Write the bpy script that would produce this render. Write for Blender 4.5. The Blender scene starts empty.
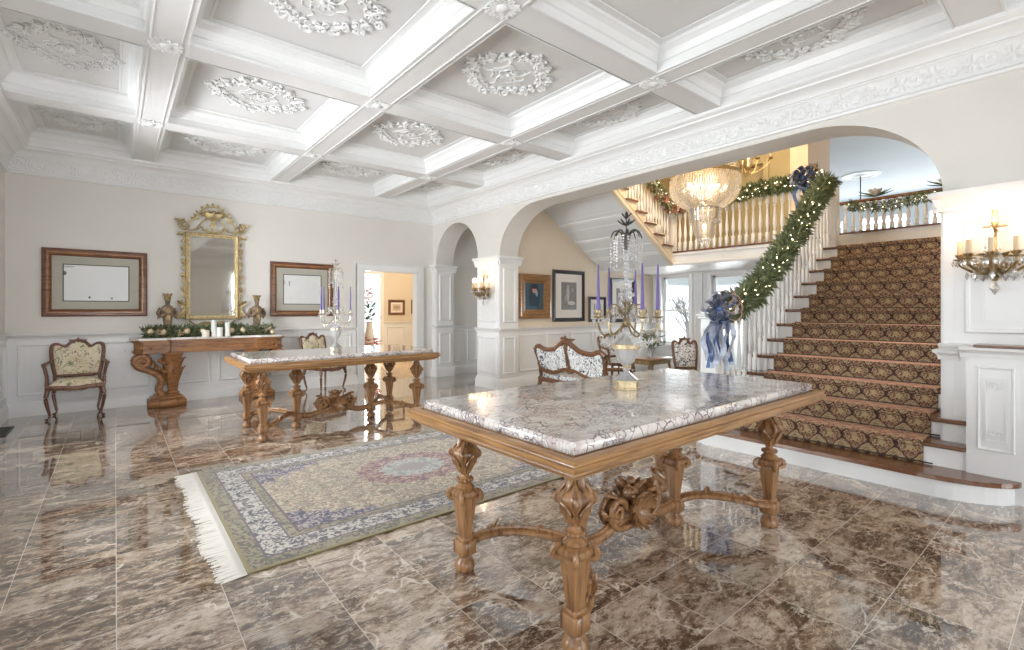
import bpy, math, random
from mathutils import Matrix, Vector, noise
random.seed(7)
PI = math.pi; sin = math.sin; cos = math.cos
SC = bpy.context.scene; COL = SC.collection
# ------------------------------------------------------------------ camera, world, exposure
cd = bpy.data.cameras.new('camera'); cam = bpy.data.objects.new('camera', cd); COL.objects.link(cam)
cam.location = (0, 0, 1.4); cam.rotation_euler = (PI/2, 0, -math.atan(397/485.))
cd.sensor_width = 36; cd.lens = 36*485/1024.; cd.shift_y = -15/1024.; cd.clip_start = .05
SC.camera = cam
SC.view_settings.view_transform = 'Standard'; SC.view_settings.look = 'None'
SC.view_settings.gamma = 1; SC.view_settings.use_curve_mapping = False
SC.view_settings.exposure = 0.45
w = bpy.data.worlds.new('world'); SC.world = w; w.use_nodes = True
w.node_tree.nodes['Background'].inputs[0].default_value = (.86, .93, 1, 1)
w.node_tree.nodes['Background'].inputs[1].default_value = 1.6
def lamp(name, kind, loc, power, color=(1, 1, 1), size=1, sizey=None, rot=(0, 0, 0), parent=None, r=.03):
    l = bpy.data.lights.new(name, kind); l.energy = power; l.color = color
    if kind == 'AREA':
        l.shape = 'RECTANGLE'; l.size = size; l.size_y = sizey or size
    elif kind == 'POINT': l.shadow_soft_size = r
    o = bpy.data.objects.new(name, l); COL.objects.link(o); o.location = loc; o.rotation_euler = rot
    if parent: o.parent = parent
    return o
DAY = (.93, .97, 1)
LW = [(-2.6, -1.2), (.2, 1.6), (3.0, 4.4), (5.8, 7.2)]          # windows in the left wall (y ranges)
for (a, b), pw in zip(LW, (22, 40, 165, 250)):
    lamp('daylight', 'AREA', (-1.5, (a+b)/2, 1.75), pw, DAY, 1.35, 2.3, (0, -PI/2, 0))
RW = [(-.5, 1.1), (3.7, 4.9)]                                    # windows behind the camera (x ranges)
for a, b in RW:
    lamp('daylight', 'AREA', ((a+b)/2, -4.9, 1.75), 120, DAY, 1.5, 2.3, (PI/2, 0, 0))
lamp('daylight', 'AREA', (10.45, 6.2, 1.2), 45, DAY, .8, 1.6, (0, PI/2, 0))
lamp('daylight', 'AREA', (10.45, 5.0, 1.1), 35, DAY, .7, 1.8, (0, PI/2, 0))
lamp('daylight', 'AREA', (16.8, 2, 3.4), 90, (.93, .97, 1), 1.2, 9, (0, PI/2, 0))
lamp('daylight', 'AREA', (5.1, 13.2, 1.4), 90, (1, .95, .85), 1, 1.8, (-PI/2, 0, 0))

# ------------------------------------------------------------------ materials
class NT:
    def __init__(s, name, rough=.5, metal=0, **kw):
        s.m = bpy.data.materials.new(name); s.m.use_nodes = True; s.t = s.m.node_tree
        s.p = s.t.nodes['Principled BSDF']; s.out = s.t.nodes['Material Output']
        s.set('Roughness', rough); s.set('Metallic', metal)
        for k, v in kw.items(): s.set(k.replace('_', ' '), v)
    def set(s, k, v):
        i = s.p.inputs[k]
        if isinstance(v, bpy.types.NodeSocket): s.t.links.new(v, i)
        else:
            if isinstance(v, tuple) and len(v) == 3: v = (*v, 1)
            i.default_value = v
    def n(s, typ, ins={}, **attr):
        x = s.t.nodes.new(typ)
        for k, v in attr.items(): setattr(x, k, v)
        for k, v in ins.items():
            if isinstance(v, bpy.types.NodeSocket): s.t.links.new(v, x.inputs[k])
            elif v is not None: x.inputs[k].default_value = v
        return x
    def co(s, kind='Object'): return s.n('ShaderNodeTexCoord').outputs[kind]
    def mapv(s, v, scale=(1, 1, 1), loc=(0, 0, 0), rot=(0, 0, 0)):
        return s.n('ShaderNodeMapping', {0: v, 1: loc, 2: rot, 3: scale}).outputs[0]
    def noise(s, v, sc=5, det=4, dist=0, rough=.55):
        return s.n('ShaderNodeTexNoise', {'Vector': v, 'Scale': sc, 'Detail': det, 'Distortion': dist, 'Roughness': rough}).outputs['Fac']
    def noisec(s, v, sc=5, det=4):
        return s.n('ShaderNodeTexNoise', {'Vector': v, 'Scale': sc, 'Detail': det}).outputs['Color']
    def vor(s, v, sc=5, feat='F1', out='Distance', rnd=1):
        return s.n('ShaderNodeTexVoronoi', {'Vector': v, 'Scale': sc, 'Randomness': rnd}, feature=feat).outputs[out]
    def ma(s, op, a, b=None, c=None):
        d = {0: a}
        if b is not None: d[1] = b
        if c is not None: d[2] = c
        return s.n('ShaderNodeMath', d, operation=op).outputs[0]
    def ramp(s, f, stops, interp='LINEAR'):
        x = s.n('ShaderNodeValToRGB', {0: f}); r = x.color_ramp; r.interpolation = interp
        while len(r.elements) > 1: r.elements.remove(r.elements[-1])
        for i, (p, c) in enumerate(stops):
            e = r.elements[0] if i == 0 else r.elements.new(p)
            e.position = p; e.color = (*c, 1) if len(c) == 3 else c
        return x.outputs[0]
    def mix(s, f, a, b, mode='MIX'):
        x = s.n('ShaderNodeMix', data_type='RGBA', blend_type=mode)
        for k, v in ((0, f), (6, a), (7, b)):
            if isinstance(v, bpy.types.NodeSocket): s.t.links.new(v, x.inputs[k])
            else: x.inputs[k].default_value = (*v, 1) if isinstance(v, tuple) else v
        return x.outputs[2]
    def xyz(s, v):
        x = s.n('ShaderNodeSeparateXYZ', {0: v}); return x.outputs[0], x.outputs[1], x.outputs[2]
    def comb(s, a, b, c=0): return s.n('ShaderNodeCombineXYZ', {0: a, 1: b, 2: c}).outputs[0]
    def vadd(s, a, b): return s.n('ShaderNodeVectorMath', {0: a, 1: b}, operation='ADD').outputs[0]
    def vscale(s, a, k): return s.n('ShaderNodeVectorMath', {0: a, 'Scale': k}, operation='SCALE').outputs[0]
    def bump(s, h, st=.3, d=.01):
        s.set('Normal', s.n('ShaderNodeBump', {'Height': h, 'Strength': st, 'Distance': d}).outputs[0])
    def warp(s, v, sc, amt):
        return s.vadd(v, s.vscale(s.noisec(v, sc, 3), amt))
def flat(name, c, rough=.5, metal=0, var=0, sc=6, bump=0, bsc=60, **kw):
    n = NT(name, rough, metal, **kw)
    if var:
        f = n.noise(n.co(), sc, 5)
        lo = tuple(x*(1-var) for x in c); hi = tuple(min(1, x*(1+var*.6)) for x in c)
        n.set('Base Color', n.ramp(f, [(.3, lo), (.7, hi)]))
    else: n.set('Base Color', c)
    if bump: n.bump(n.noise(n.co(), bsc, 3), bump, .003)
    return n.m
def wood(name, c, dark, rough=.35, sc=3, axis=0, coat=.3):
    n = NT(name, rough); v = n.co()
    s3 = [14, 14, 14]; s3[axis] = 1.2
    v2 = n.mapv(v, tuple(s3)); f = n.noise(v2, sc, 6, .6)
    f2 = n.noise(v, 3, 2)
    c1 = n.ramp(f, [(.32, dark), (.5, c), (.75, tuple(min(1, x*1.35) for x in c))])
    n.set('Base Color', n.mix(n.ma('MULTIPLY', f2, .35), c1, dark)); n.set('Coat Weight', coat); n.set('Coat Roughness', .15)
    n.bump(f, .12, .002)
    return n.m
def emit(name, c, st):
    n = NT(name); n.set('Base Color', c); n.set('Emission Color', c); n.set('Emission Strength', st); return n.m
def glassy(name, tint=(1, 1, 1), refl=.25, dens=.35, rough=.03, glow=(1, 1, 1)):
    # crystal: see-through facets, mirror sparkle and a little milky body
    n = NT(name, rough); t = n.t
    tr = n.n('ShaderNodeBsdfTransparent', {0: (*tint, 1)}).outputs[0]
    gl = n.n('ShaderNodeBsdfGlossy', {0: (1, 1, 1, 1), 1: rough}).outputs[0]
    df = n.n('ShaderNodeBsdfTranslucent', {0: (*glow, 1)}).outputs[0]
    d2 = n.n('ShaderNodeBsdfDiffuse', {0: (*glow, 1)}).outputs[0]
    dd = n.n('ShaderNodeMixShader', {0: .5, 1: df, 2: d2}).outputs[0]
    a = n.n('ShaderNodeMixShader', {0: dens, 1: tr, 2: dd}).outputs[0]
    fr = n.n('ShaderNodeFresnel', {0: 1.5}).outputs[0]
    f = n.ma('MINIMUM', n.ma('ADD', fr, refl), .9)
    b = n.n('ShaderNodeMixShader', {0: f, 1: a, 2: gl}).outputs[0]
    t.links.new(b, n.out.inputs[0]); return n.m

m_wall = flat('cream_wall_paint', (.77, .74, .69), .6, var=.03, sc=1.5)
m_warm = flat('warm_cream_wall_paint', (.76, .66, .52), .6, var=.03, sc=1.5)
m_yel = flat('mustard_wall_paint', (.37, .325, .205), .55, var=.06, sc=2)
m_white = flat('white_trim_paint', (.86, .86, .85), .32, var=.02, sc=3)
m_ceil = flat('white_plaster', (.80, .79, .78), .5, var=.02, sc=2)
m_panel = flat('ceiling_panel_paint', (.76, .75, .74), .55, var=.02, sc=1)
m_blue = flat('pale_blue_plaster', (.72, .755, .775), .6, var=.04, sc=1)
m_greyboard = flat('grey_white_board_paint', (.76, .78, .79), .45, var=.03)
m_soffit = flat('arch_cream_paint', (.66, .58, .49), .6)

def floor_mat():
    n = NT('brown_marble_tiles', .07); v = n.co()
    x, y, z = n.xyz(v); T = .415
    ux = n.ma('DIVIDE', n.ma('SUBTRACT', x, .005), T); uy = n.ma('DIVIDE', n.ma('SUBTRACT', y, .25), T)
    cell = n.comb(n.ma('FLOOR', ux), n.ma('FLOOR', uy))
    wn = n.n('ShaderNodeTexWhiteNoise', {0: cell}, noise_dimensions='3D'); rc = wn.outputs['Color']; rv = wn.outputs['Value']
    off = n.vscale(rc, 40.0)
    vv = n.vadd(v, off)
    wv = n.warp(vv, 3.0, .35)
    sv = n.mapv(vv, (1.0, 2.1, 1), (0, 0, 0), (0, 0, .5))
    wv = n.warp(sv, 2.4, .30)
    big = n.noise(wv, 2.0, 8, 1.0, .70)
    base = n.ramp(big, [(.34, (.065, .037, .024)), (.44, (.14, .088, .058)), (.50, (.26, .18, .125)), (.56, (.43, .33, .25)), (.66, (.62, .52, .42))])
    sp = n.noise(n.warp(sv, 9, .06), 17, 7, .6, .78)
    base = n.mix(n.ramp(sp, [(.51, (0, 0, 0)), (.60, (.8, .8, .8))]), base, (.66, .56, .45))
    base = n.mix(n.ramp(sp, [(.38, (.9, .9, .9)), (.46, (0, 0, 0))]), base, (.085, .048, .030))
    w2 = n.ma('ABSOLUTE', n.ma('SUBTRACT', n.noise(n.warp(vv, 1.1, .7), .9, 6, .2, .55), .5))
    base = n.mix(n.ramp(w2, [(0, (.9, .9, .9)), (.0022, (.7, .7, .7)), (.005, (0, 0, 0))]), base, (.82, .73, .62))
    w3 = n.ma('ABSOLUTE', n.ma('SUBTRACT', n.noise(n.vadd(n.warp(sv, 2.5, .35), (9, 3, 1)), 2.6, 8, .3, .62), .5))
    base = n.mix(n.ramp(w3, [(0, (.7, .7, .7)), (.006, (0, 0, 0))]), base, (.74, .64, .52))
    tone = n.ma('ADD', .8, n.ma('MULTIPLY', rv, .4))
    base = n.mix(1.0, base, n.comb(tone, tone, tone), 'MULTIPLY')
    gx = n.ma('ABSOLUTE', n.ma('SUBTRACT', n.ma('FRACT', ux), .5)); gy = n.ma('ABSOLUTE', n.ma('SUBTRACT', n.ma('FRACT', uy), .5))
    g = n.ma('GREATER_THAN', n.ma('MAXIMUM', gx, gy), .496)
    n.set('Base Color', n.mix(g, base, (.62, .55, .47)))
    n.set('Roughness', n.ma('ADD', n.ma('MULTIPLY', g, .3), n.ma('MULTIPLY', big, .12)))
    n.set('Specular IOR Level', .8)
    n.set('Coat Weight', .8); n.set('Coat Roughness', .02); n.set('Coat IOR', 1.7)
    return n.m
m_floor = floor_mat()
def breccia():
    n = NT('veined_white_breccia_marble', .12); v = n.mapv(n.co(), (1, 1.35, 1))
    wv = n.warp(v, 7, .10)
    e = n.vor(wv, 17, 'DISTANCE_TO_EDGE'); e2 = n.vor(n.warp(v, 22, .04), 42, 'DISTANCE_TO_EDGE')
    cx, _, _ = n.xyz(n.vor(wv, 17, 'F1', 'Color'))
    base = n.ramp(cx, [(0, (.80, .77, .73)), (.4, (.74, .68, .63)), (.65, (.84, .82, .79)), (.9, (.66, .56, .52)), (1, (.58, .50, .49))])
    base = n.mix(n.ma('MULTIPLY', n.noise(wv, 30, 5), .35), base, (.60, .54, .52))
    msk = n.noise(v, 4.5, 4, .5); msk2 = n.noise(n.vadd(v, (4, 4, 4)), 6, 4, .5)
    th = n.ma('MULTIPLY', n.ma('MAXIMUM', n.ma('SUBTRACT', msk, .40), 0), .27)
    base = n.mix(n.ma('MULTIPLY', n.ma('LESS_THAN', e, th), .85), base, (.15, .11, .125))
    base = n.mix(n.ma('MULTIPLY', n.ma('LESS_THAN', e2, n.ma('MULTIPLY', n.ma('MAXIMUM', n.ma('SUBTRACT', msk2, .45), 0), .55)), .75), base, (.22, .17, .185))
    n.set('Base Color', base); n.set('Coat Weight', .5); n.set('Coat Roughness', .05); return n.m
m_marble = breccia()
m_oak = wood('carved_honey_wood', (.33, .17, .07), (.12, .05, .02), .38, axis=2)
m_oakx = wood('honey_wood_frame', (.40, .215, .08), (.21, .095, .035), .3, axis=0)
m_oaky = wood('honey_wood_frame_end', (.40, .215, .08), (.21, .095, .035), .3, axis=1)
m_cons = wood('chestnut_carved_wood', (.37, .165, .055), (.14, .05, .018), .33, axis=0)
m_tread = wood('stair_tread_wood', (.20, .085, .038), (.10, .04, .018), .25, axis=1)
m_walnut = wood('dark_walnut', (.20, .085, .045), (.075, .03, .018), .3, axis=2)
m_mahog = wood('mahogany', (.19, .085, .036), (.07, .027, .014), .3, axis=2)
m_redfr = wood('red_brown_frame_wood', (.20, .075, .035), (.07, .025, .015), .3, axis=0)
m_gold = flat('antique_gold', (.52, .40, .21), .36, .75, var=.5, sc=40, bump=.3, bsc=90)
m_brass = flat('aged_brass', (.46, .35, .18), .3, .85, var=.4, sc=25)
m_silver = flat('antique_silver_gilt', (.60, .55, .45), .3, .8, var=.3, sc=40)
m_iron = flat('dark_metal', (.07, .065, .055), .4, .6)
m_crys = glassy('clear_crystal')
m_crysw = glassy('warm_lit_crystal', (1, .98, .94), .30, .42, .06, (1, .93, .82))
m_vase = glassy('cut_glass', (.97, .98, 1), .10, .6, .05, (.9, .9, .92))
m_pane = None
def pane_mat():
    n = NT('window_glass', 0); tr = n.n('ShaderNodeBsdfTransparent').outputs[0]
    gl = n.n('ShaderNodeBsdfGlossy', {0: (1, 1, 1, 1), 1: .0}).outputs[0]; fr = n.n('ShaderNodeFresnel', {0: 1.4}).outputs[0]
    n.t.links.new(n.n('ShaderNodeMixShader', {0: fr, 1: tr, 2: gl}).outputs[0], n.out.inputs[0]); return n.m
m_pane = pane_mat()
m_mirror = NT('old_mirror_glass', .05, 1, Base_Color=(.62, .60, .55)).m
m_purple = flat('lavender_wax', (.115, .075, .28), .4, Subsurface_Weight=.0)
m_wax = flat('ivory_wax', (.86, .80, .68), .45)
m_sleeve = flat('tan_candle_sleeve', (.70, .55, .36), .5)
m_bronze = flat('dark_bronze_gilt', (.36, .28, .16), .34, .8, var=.4, sc=30)
m_palegold = flat('pale_worn_gilding', (.62, .50, .31), .42, .6, var=.35, sc=45, bump=.3, bsc=90)
m_bulb = emit('glowing_bulb', (1, .80, .55), 7)
m_fairy = emit('fairy_light', (1, .85, .58), 5)
m_needle = flat('pine_needles', (.20, .24, .12), .5, var=.8, sc=22)
m_leaf = flat('green_leaves', (.06, .14, .04), .45, var=.5, sc=14)
m_red = flat('red_petals', (.55, .03, .03), .5, var=.3)
m_pinkfl = flat('dusty_rose_flowers', (.52, .24, .17), .6, var=.4, sc=20)
m_peach = flat('peach_baubles', (.80, .62, .42), .25, .2, var=.25, sc=12)
m_whitefl = flat('white_petals', (.86, .85, .80), .5, var=.1)
m_blueR = flat('blue_satin_ribbon', (.08, .14, .32), .3, .2, var=.6, sc=9, Sheen_Weight=.5)
m_bluepale = flat('pale_blue_sheer_ribbon', (.50, .56, .68), .35, .1, var=.35, sc=10, Sheen_Weight=.5)
m_pinkR = flat('peach_ribbon', (.78, .52, .42), .4, .1, var=.3, sc=10)
m_statu = flat('brown_grey_carved_figure', (.30, .21, .14), .5, .2, var=.6, sc=22, bump=.4)
m_outside = flat('pale_ground', (.6, .62, .58), .9, var=.2)

def fabric_floral():
    n = NT('cream_floral_tapestry', .8); v = n.co(); wv = n.warp(v, 9, .09)
    base = n.ramp(n.noise(v, 4, 3), [(.35, (.72, .61, .42)), (.65, (.84, .76, .58))])
    a = n.ma('ABSOLUTE', n.ma('SUBTRACT', n.noise(wv, 8, 2, 1.0), .5))
    base = n.mix(n.ma('MULTIPLY', n.ma('LESS_THAN', a, .022), .8), base, (.22, .20, .09))
    f = n.noise(n.vadd(wv, (3, 1, 5)), 14, 2)
    base = n.mix(n.ma('GREATER_THAN', f, .66), base, (.50, .17, .12))
    base = n.mix(n.ma('LESS_THAN', f, .33), base, (.20, .24, .12))
    n.set('Base Color', base); return n.m
m_floral = fabric_floral()
def fabric_paisley():
    n = NT('black_and_cream_paisley', .75); v = n.co(); wv = n.warp(v, 12, .08)
    a = n.noise(wv, 20, 2, 1.4)
    n.set('Base Color', n.ramp(a, [(.40, (.05, .05, .07)), (.46, (.78, .78, .76)), (.60, (.82, .82, .80)), (.64, (.12, .15, .20))]))
    return n.m
m_paisley = fabric_paisley()
def rug_mat(hx, hy):
    n = NT('persian_rug_pile', .85, Sheen_Weight=.3); v = n.co(); x, y, z = n.xyz(v)
    ax = n.ma('ABSOLUTE', x); ay = n.ma('ABSOLUTE', y)
    d = n.ma('MINIMUM', n.ma('SUBTRACT', hx, ax), n.ma('SUBTRACT', hy, ay))      # distance in from the edge
    sv = n.comb(ax, ay); wv = n.warp(sv, 8, .05)
    f1 = n.vor(wv, 26, 'F1'); f2 = n.noise(wv, 27, 3, 1.2); f3 = n.ma('ABSOLUTE', n.ma('SUBTRACT', n.noise(wv, 11, 2, 1.2), .5))
    field = n.mix(n.ma('LESS_THAN', f3, .035), n.ramp(f2, [(.42, (.18, .13, .09)), (.49, (.40, .32, .22)), (.58, (.54, .45, .33))]), (.28, .25, .20))
    field = n.mix(n.ma('LESS_THAN', f1, .22), field, (.36, .20, .17))
    # centre medallion
    r = n.ma('SQRT', n.ma('ADD', n.ma('POWER', n.ma('DIVIDE', x, .52), 2), n.ma('POWER', n.ma('DIVIDE', y, .42), 2)))
    ang = n.ma('ARCTAN2', y, x)
    rr = n.ma('SUBTRACT', r, n.ma('MULTIPLY', n.ma('ABSOLUTE', n.ma('SINE', n.ma('MULTIPLY', ang, 8))), .10))
    redc = n.ramp(f2, [(.42, (.13, .08, .10)), (.5, (.30, .14, .12)), (.62, (.48, .36, .28))])
    field = n.mix(n.ma('LESS_THAN', rr, .85), field, redc)
    field = n.mix(n.ma('LESS_THAN', rr, .48), field, n.ramp(f2, [(.42, (.26, .27, .27)), (.55, (.45, .45, .40))]))
    field = n.mix(n.ma('LESS_THAN', rr, .20), field, (.30, .26, .26))
    # navy corner pieces
    ix = n.ma('SUBTRACT', hx-.36, ax); iy = n.ma('SUBTRACT', hy-.36, ay)
    cr = n.ma('ADD', n.ma('DIVIDE', ix, .78), n.ma('DIVIDE', iy, .46))
    cr = n.ma('ADD', cr, n.ma('MULTIPLY', n.ma('ABSOLUTE', n.ma('SINE', n.ma('MULTIPLY', n.ma('SUBTRACT', ix, iy), 14))), .16))
    navy = n.ramp(f2, [(.44, (.05, .045, .09)), (.50, (.11, .09, .16)), (.56, (.40, .34, .30))])
    field = n.mix(n.ma('LESS_THAN', cr, .85), field, navy)
    b1 = n.ramp(f2, [(.45, (.08, .075, .09)), (.49, (.36, .33, .30)), (.56, (.54, .50, .45))])      # main border
    b1 = n.mix(n.ma('LESS_THAN', f1, .20), b1, (.22, .14, .17))
    b2 = n.ramp(f2, [(.42, (.10, .09, .07)), (.55, (.30, .26, .17))])
    bands = [(.36, (.12, .09, .10)), (.345, 'b2'), (.29, (.13, .09, .12)), (.28, 'b1'), (.125, (.13, .09, .12)), (.113, 'b2'), (.022, (.26, .21, .10))]
    c = field
    for t, k in bands:
        kk = b1 if k == 'b1' else b2 if k == 'b2' else k
        c = n.mix(n.ma('LESS_THAN', d, t), c, kk)
    n.set('Base Color', c); return n.m
def damask():
    n = NT('stair_runner_damask', .85, Sheen_Weight=.2, Sheen_Roughness=.4); v = n.co(); x, y, z = n.xyz(v)
    n.set('Sheen Tint', (1, .50, .36))
    s = n.ma('ADD', x, z)                                        # runs over treads and risers alike
    q = .19; h = .2185
    wv = n.warp(n.comb(y, s), 28, .022); wy, ws, _ = n.xyz(wv)
    a = n.ma('MULTIPLY', wy, 2*PI/q); b = n.ma('MULTIPLY', n.ma('SUBTRACT', ws, .03), 2*PI/h)
    d = n.ma('ADD', n.ma('COSINE', a), n.ma('MULTIPLY', n.ma('COSINE', b), 1.0))
    my = n.ma('ABSOLUTE', n.ma('SUBTRACT', n.ma('FRACT', n.ma('ADD', n.ma('DIVIDE', y, q), .5)), .5)); ms = n.ma('FRACT', n.ma('DIVIDE', n.ma('SUBTRACT', s, .03), h))
    f1 = n.ma('ABSOLUTE', n.ma('SUBTRACT', n.noise(n.warp(n.comb(my, ms), 6, .10), 15, 2, .8), .5))
    tr2 = n.ma('SUBTRACT', 1.0, n.ma('MULTIPLY', f1, 7.0))
    dark = (.045, .011, .012); tan = (.52, .375, .20); red = (.10, .020, .016)
    A = n.mix(n.ma('GREATER_THAN', tr2, .72), tan, dark)
    A = n.mix(n.ma('GREATER_THAN', d, 1.86), A, dark)
    B = n.mix(n.ma('GREATER_THAN', tr2, .50), tan, red)
    B = n.mix(n.ma('LESS_THAN', d, -1.75), B, tan)
    c = n.mix(n.ma('GREATER_THAN', d, .22), B, A)
    c = n.mix(n.ma('LESS_THAN', n.ma('ABSOLUTE', n.ma('SUBTRACT', d, .12)), .16), c, dark)
    c = n.mix(n.ma('MULTIPLY', n.noise(v, 90, 2), .35), c, (.16, .10, .07))
    n.set('Sheen Weight', .8); n.set('Sheen Roughness', .25)
    n.set('Base Color', c); return n.m
m_damask = damask()
def picture_mat(name, bg, blobs, nz=0, nc=(.5, .5, .5), sc=8):
    """flat picture painted from soft ellipses; blobs = (x,z,rx,rz,colour)"""
    n = NT(name, .35); v = n.co(); x, y, z = n.xyz(v); c = bg
    if nz: c = n.mix(n.ma('MULTIPLY', n.noise(v, sc, 5), nz), bg, nc)
    wob = n.ma('MULTIPLY', n.ma('SUBTRACT', n.noise(v, 14, 3), .5), .7)
    for bx, bz, rx, rz, bc in blobs:
        r = n.ma('ADD', n.ma('POWER', n.ma('DIVIDE', n.ma('SUBTRACT', x, bx), rx), 2), n.ma('POWER', n.ma('DIVIDE', n.ma('SUBTRACT', z, bz), rz), 2))
        c = n.mix(n.ma('LESS_THAN', n.ma('ADD', r, wob), 1), c, bc)
    n.set('Base Color', c); return n.m

# ------------------------------------------------------------------ mesh builder
class MB:
    def __init__(s, T=None): s.v = []; s.f = []; s.mi = []; s.T = T or Matrix(); s.k = 0
    def add(s, vs, fs, T=None):
        b = len(s.v); M = s.T @ T if T is not None else s.T
        s.v += [M @ Vector(p) for p in vs]; s.f += [tuple(i+b for i in f) for f in fs]; s.mi += [s.k]*len(fs)
    def box(s, x0, x1, y0, y1, z0, z1, T=None, bev=0):
        if x1 < x0: x0, x1 = x1, x0
        if y1 < y0: y0, y1 = y1, y0
        if bev:
            b = min(bev, (x1-x0)/2.01, (y1-y0)/2.01, (z1-z0)/2.01)
            def ring(z, i): return [(x0+i+b, y0+i, z), (x1-i-b, y0+i, z), (x1-i, y0+i+b, z), (x1-i, y1-i-b, z), (x1-i-b, y1-i, z), (x0+i+b, y1-i, z), (x0+i, y1-i-b, z), (x0+i, y0+i+b, z)]
            vs = ring(z0, b*.8)+ring(z0+b, 0)+ring(z1-b, 0)+ring(z1, b*.8)
            fs = [tuple(range(7, -1, -1)), tuple(range(24, 32))]
            for r in range(3):
                for i in range(8): j = (i+1) % 8; fs.append((r*8+i, r*8+j, r*8+8+j, r*8+8+i))
            s.add(vs, fs, T); return
        vs = [(x0, y0, z0), (x1, y0, z0), (x1, y1, z0), (x0, y1, z0), (x0, y0, z1), (x1, y0, z1), (x1, y1, z1), (x0, y1, z1)]
        s.add(vs, [(3, 2, 1, 0), (4, 5, 6, 7), (0, 1, 5, 4), (1, 2, 6, 5), (2, 3, 7, 6), (3, 0, 4, 7)], T)
    def lathe(s, prof, n=16, c=(0, 0, 0), shape=None, T=None, cap=True):
        """prof = (radius, z); shape(angle, z) -> radius factor"""
        vs = []; fs = []; m = len(prof)
        for r, z in prof:
            for i in range(n):
                a = 2*PI*i/n; k = shape(a, z) if shape else 1
                vs.append((c[0]+r*k*cos(a), c[1]+r*k*sin(a), c[2]+z))
        for j in range(m-1):
            for i in range(n):
                i2 = (i+1) % n; fs.append((j*n+i, j*n+i2, (j+1)*n+i2, (j+1)*n+i))
        if cap: fs += [tuple(range(n-1, -1, -1)), tuple((m-1)*n+i for i in range(n))]
        s.add(vs, fs, T)
    def tube(s, pts, r, n=8, sq=(1, 1), T=None, closed=False, up=(0, 0, 1)):
        P = [Vector(p) for p in pts]; m = len(P); R = r if isinstance(r, (list, tuple)) else [r]*m
        vs = []; fs = []; u = Vector(up)
        for i, p in enumerate(P):
            if closed: t = P[(i+1) % m]-P[i-1]
            else: t = P[min(i+1, m-1)]-P[max(i-1, 0)]
            if t.length < 1e-9: t = Vector((0, 0, 1))
            t.normalize()
            a = u-t*u.dot(t)
            if a.length < .05: a = Vector((1, 0, 0))-t*t.x if abs(t.x) < .9 else Vector((0, 1, 0))-t*t.y
            a.normalize(); b = t.cross(a); u = a if up == (0, 0, 0) else Vector(up)
            for k in range(n):
                g = 2*PI*(k+.5)/n; vs.append(p+a*(R[i]*sq[0]*cos(g))+b*(R[i]*sq[1]*sin(g)))
        for i in range(m if closed else m-1):
            i2 = (i+1) % m
            for k in range(n):
                k2 = (k+1) % n; fs.append((i*n+k, i*n+k2, i2*n+k2, i2*n+k))
        if not closed: fs += [tuple(range(n-1, -1, -1)), tuple((m-1)*n+k for k in range(n))]
        s.add(vs, fs, T)
    def ball(s, c, r, n=8, m=6, T=None):
        if not isinstance(r, tuple): r = (r, r, r)
        vs = [(c[0], c[1], c[2]-r[2])]; fs = []
        for j in range(1, m):
            t = -PI/2+PI*j/m
            for i in range(n): a = 2*PI*i/n; vs.append((c[0]+r[0]*cos(t)*cos(a), c[1]+r[1]*cos(t)*sin(a), c[2]+r[2]*sin(t)))
        vs.append((c[0], c[1], c[2]+r[2])); e = len(vs)-1
        for i in range(n):
            i2 = (i+1) % n; fs.append((0, 1+i2, 1+i)); fs.append((e, e-n+i, e-n+i2))
            for j in range(m-2): b = 1+j*n; fs.append((b+i, b+i2, b+n+i2, b+n+i))
        s.add(vs, fs, T)
    def drop(s, c, r, h):                                         # faceted crystal pendant hanging from c
        x, y, z = c
        vs = [(x, y, z)]+[(x+r*cos(k*PI/2), y+r*sin(k*PI/2), z-h*.55) for k in range(4)]+[(x, y, z-h)]
        s.add(vs, [(0, 1, 2), (0, 2, 3), (0, 3, 4), (0, 4, 1), (5, 2, 1), (5, 3, 2), (5, 4, 3), (5, 1, 4)])
    def prism(s, poly, z0, z1, T=None):
        n = len(poly); vs = [(x, y, z0) for x, y in poly]+[(x, y, z1) for x, y in poly]
        fs = [tuple(range(n-1, -1, -1)), tuple(range(n, 2*n))]+[(i, (i+1) % n, n+(i+1) % n, n+i) for i in range(n)]
        s.add(vs, fs, T)
    def slabxz(s, poly, y0, y1, T=None):                          # outline in x,z; thickness along y
        n = len(poly); vs = [(x, y0, z) for x, z in poly]+[(x, y1, z) for x, z in poly]
        fs = [tuple(range(n)), tuple(range(2*n-1, n-1, -1))]+[((i+1) % n, i, n+i, n+(i+1) % n) for i in range(n)]
        s.add(vs, fs, T)
    def sweep(s, prof, a0, a1, T=None):                           # prof (out, z) run along x from a0 to a1; out = -y
        n = len(prof); vs = [(a0, -o, z) for o, z in prof]+[(a1, -o, z) for o, z in prof]
        fs = [(i, i+1, n+i+1, n+i) for i in range(n-1)]+[tuple(range(n-1, -1, -1)), tuple(range(n, 2*n)), (n-1, 0, n, 2*n-1)]
        s.add(vs, fs, T)
    def ring(s, x0, x1, z0, z1, prof, T=None):                    # mitred rectangular moulding; prof (inset, out)
        vs = []; n = len(prof)
        for d, o in prof: vs += [(x0+d, -o, z0+d), (x1-d, -o, z0+d), (x1-d, -o, z1-d), (x0+d, -o, z1-d)]
        fs = []
        for j in range(n-1):
            for i in range(4): i2 = (i+1) % 4; fs.append((j*4+i, j*4+i2, j*4+4+i2, j*4+4+i))
        s.add(vs, fs, T)
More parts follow.
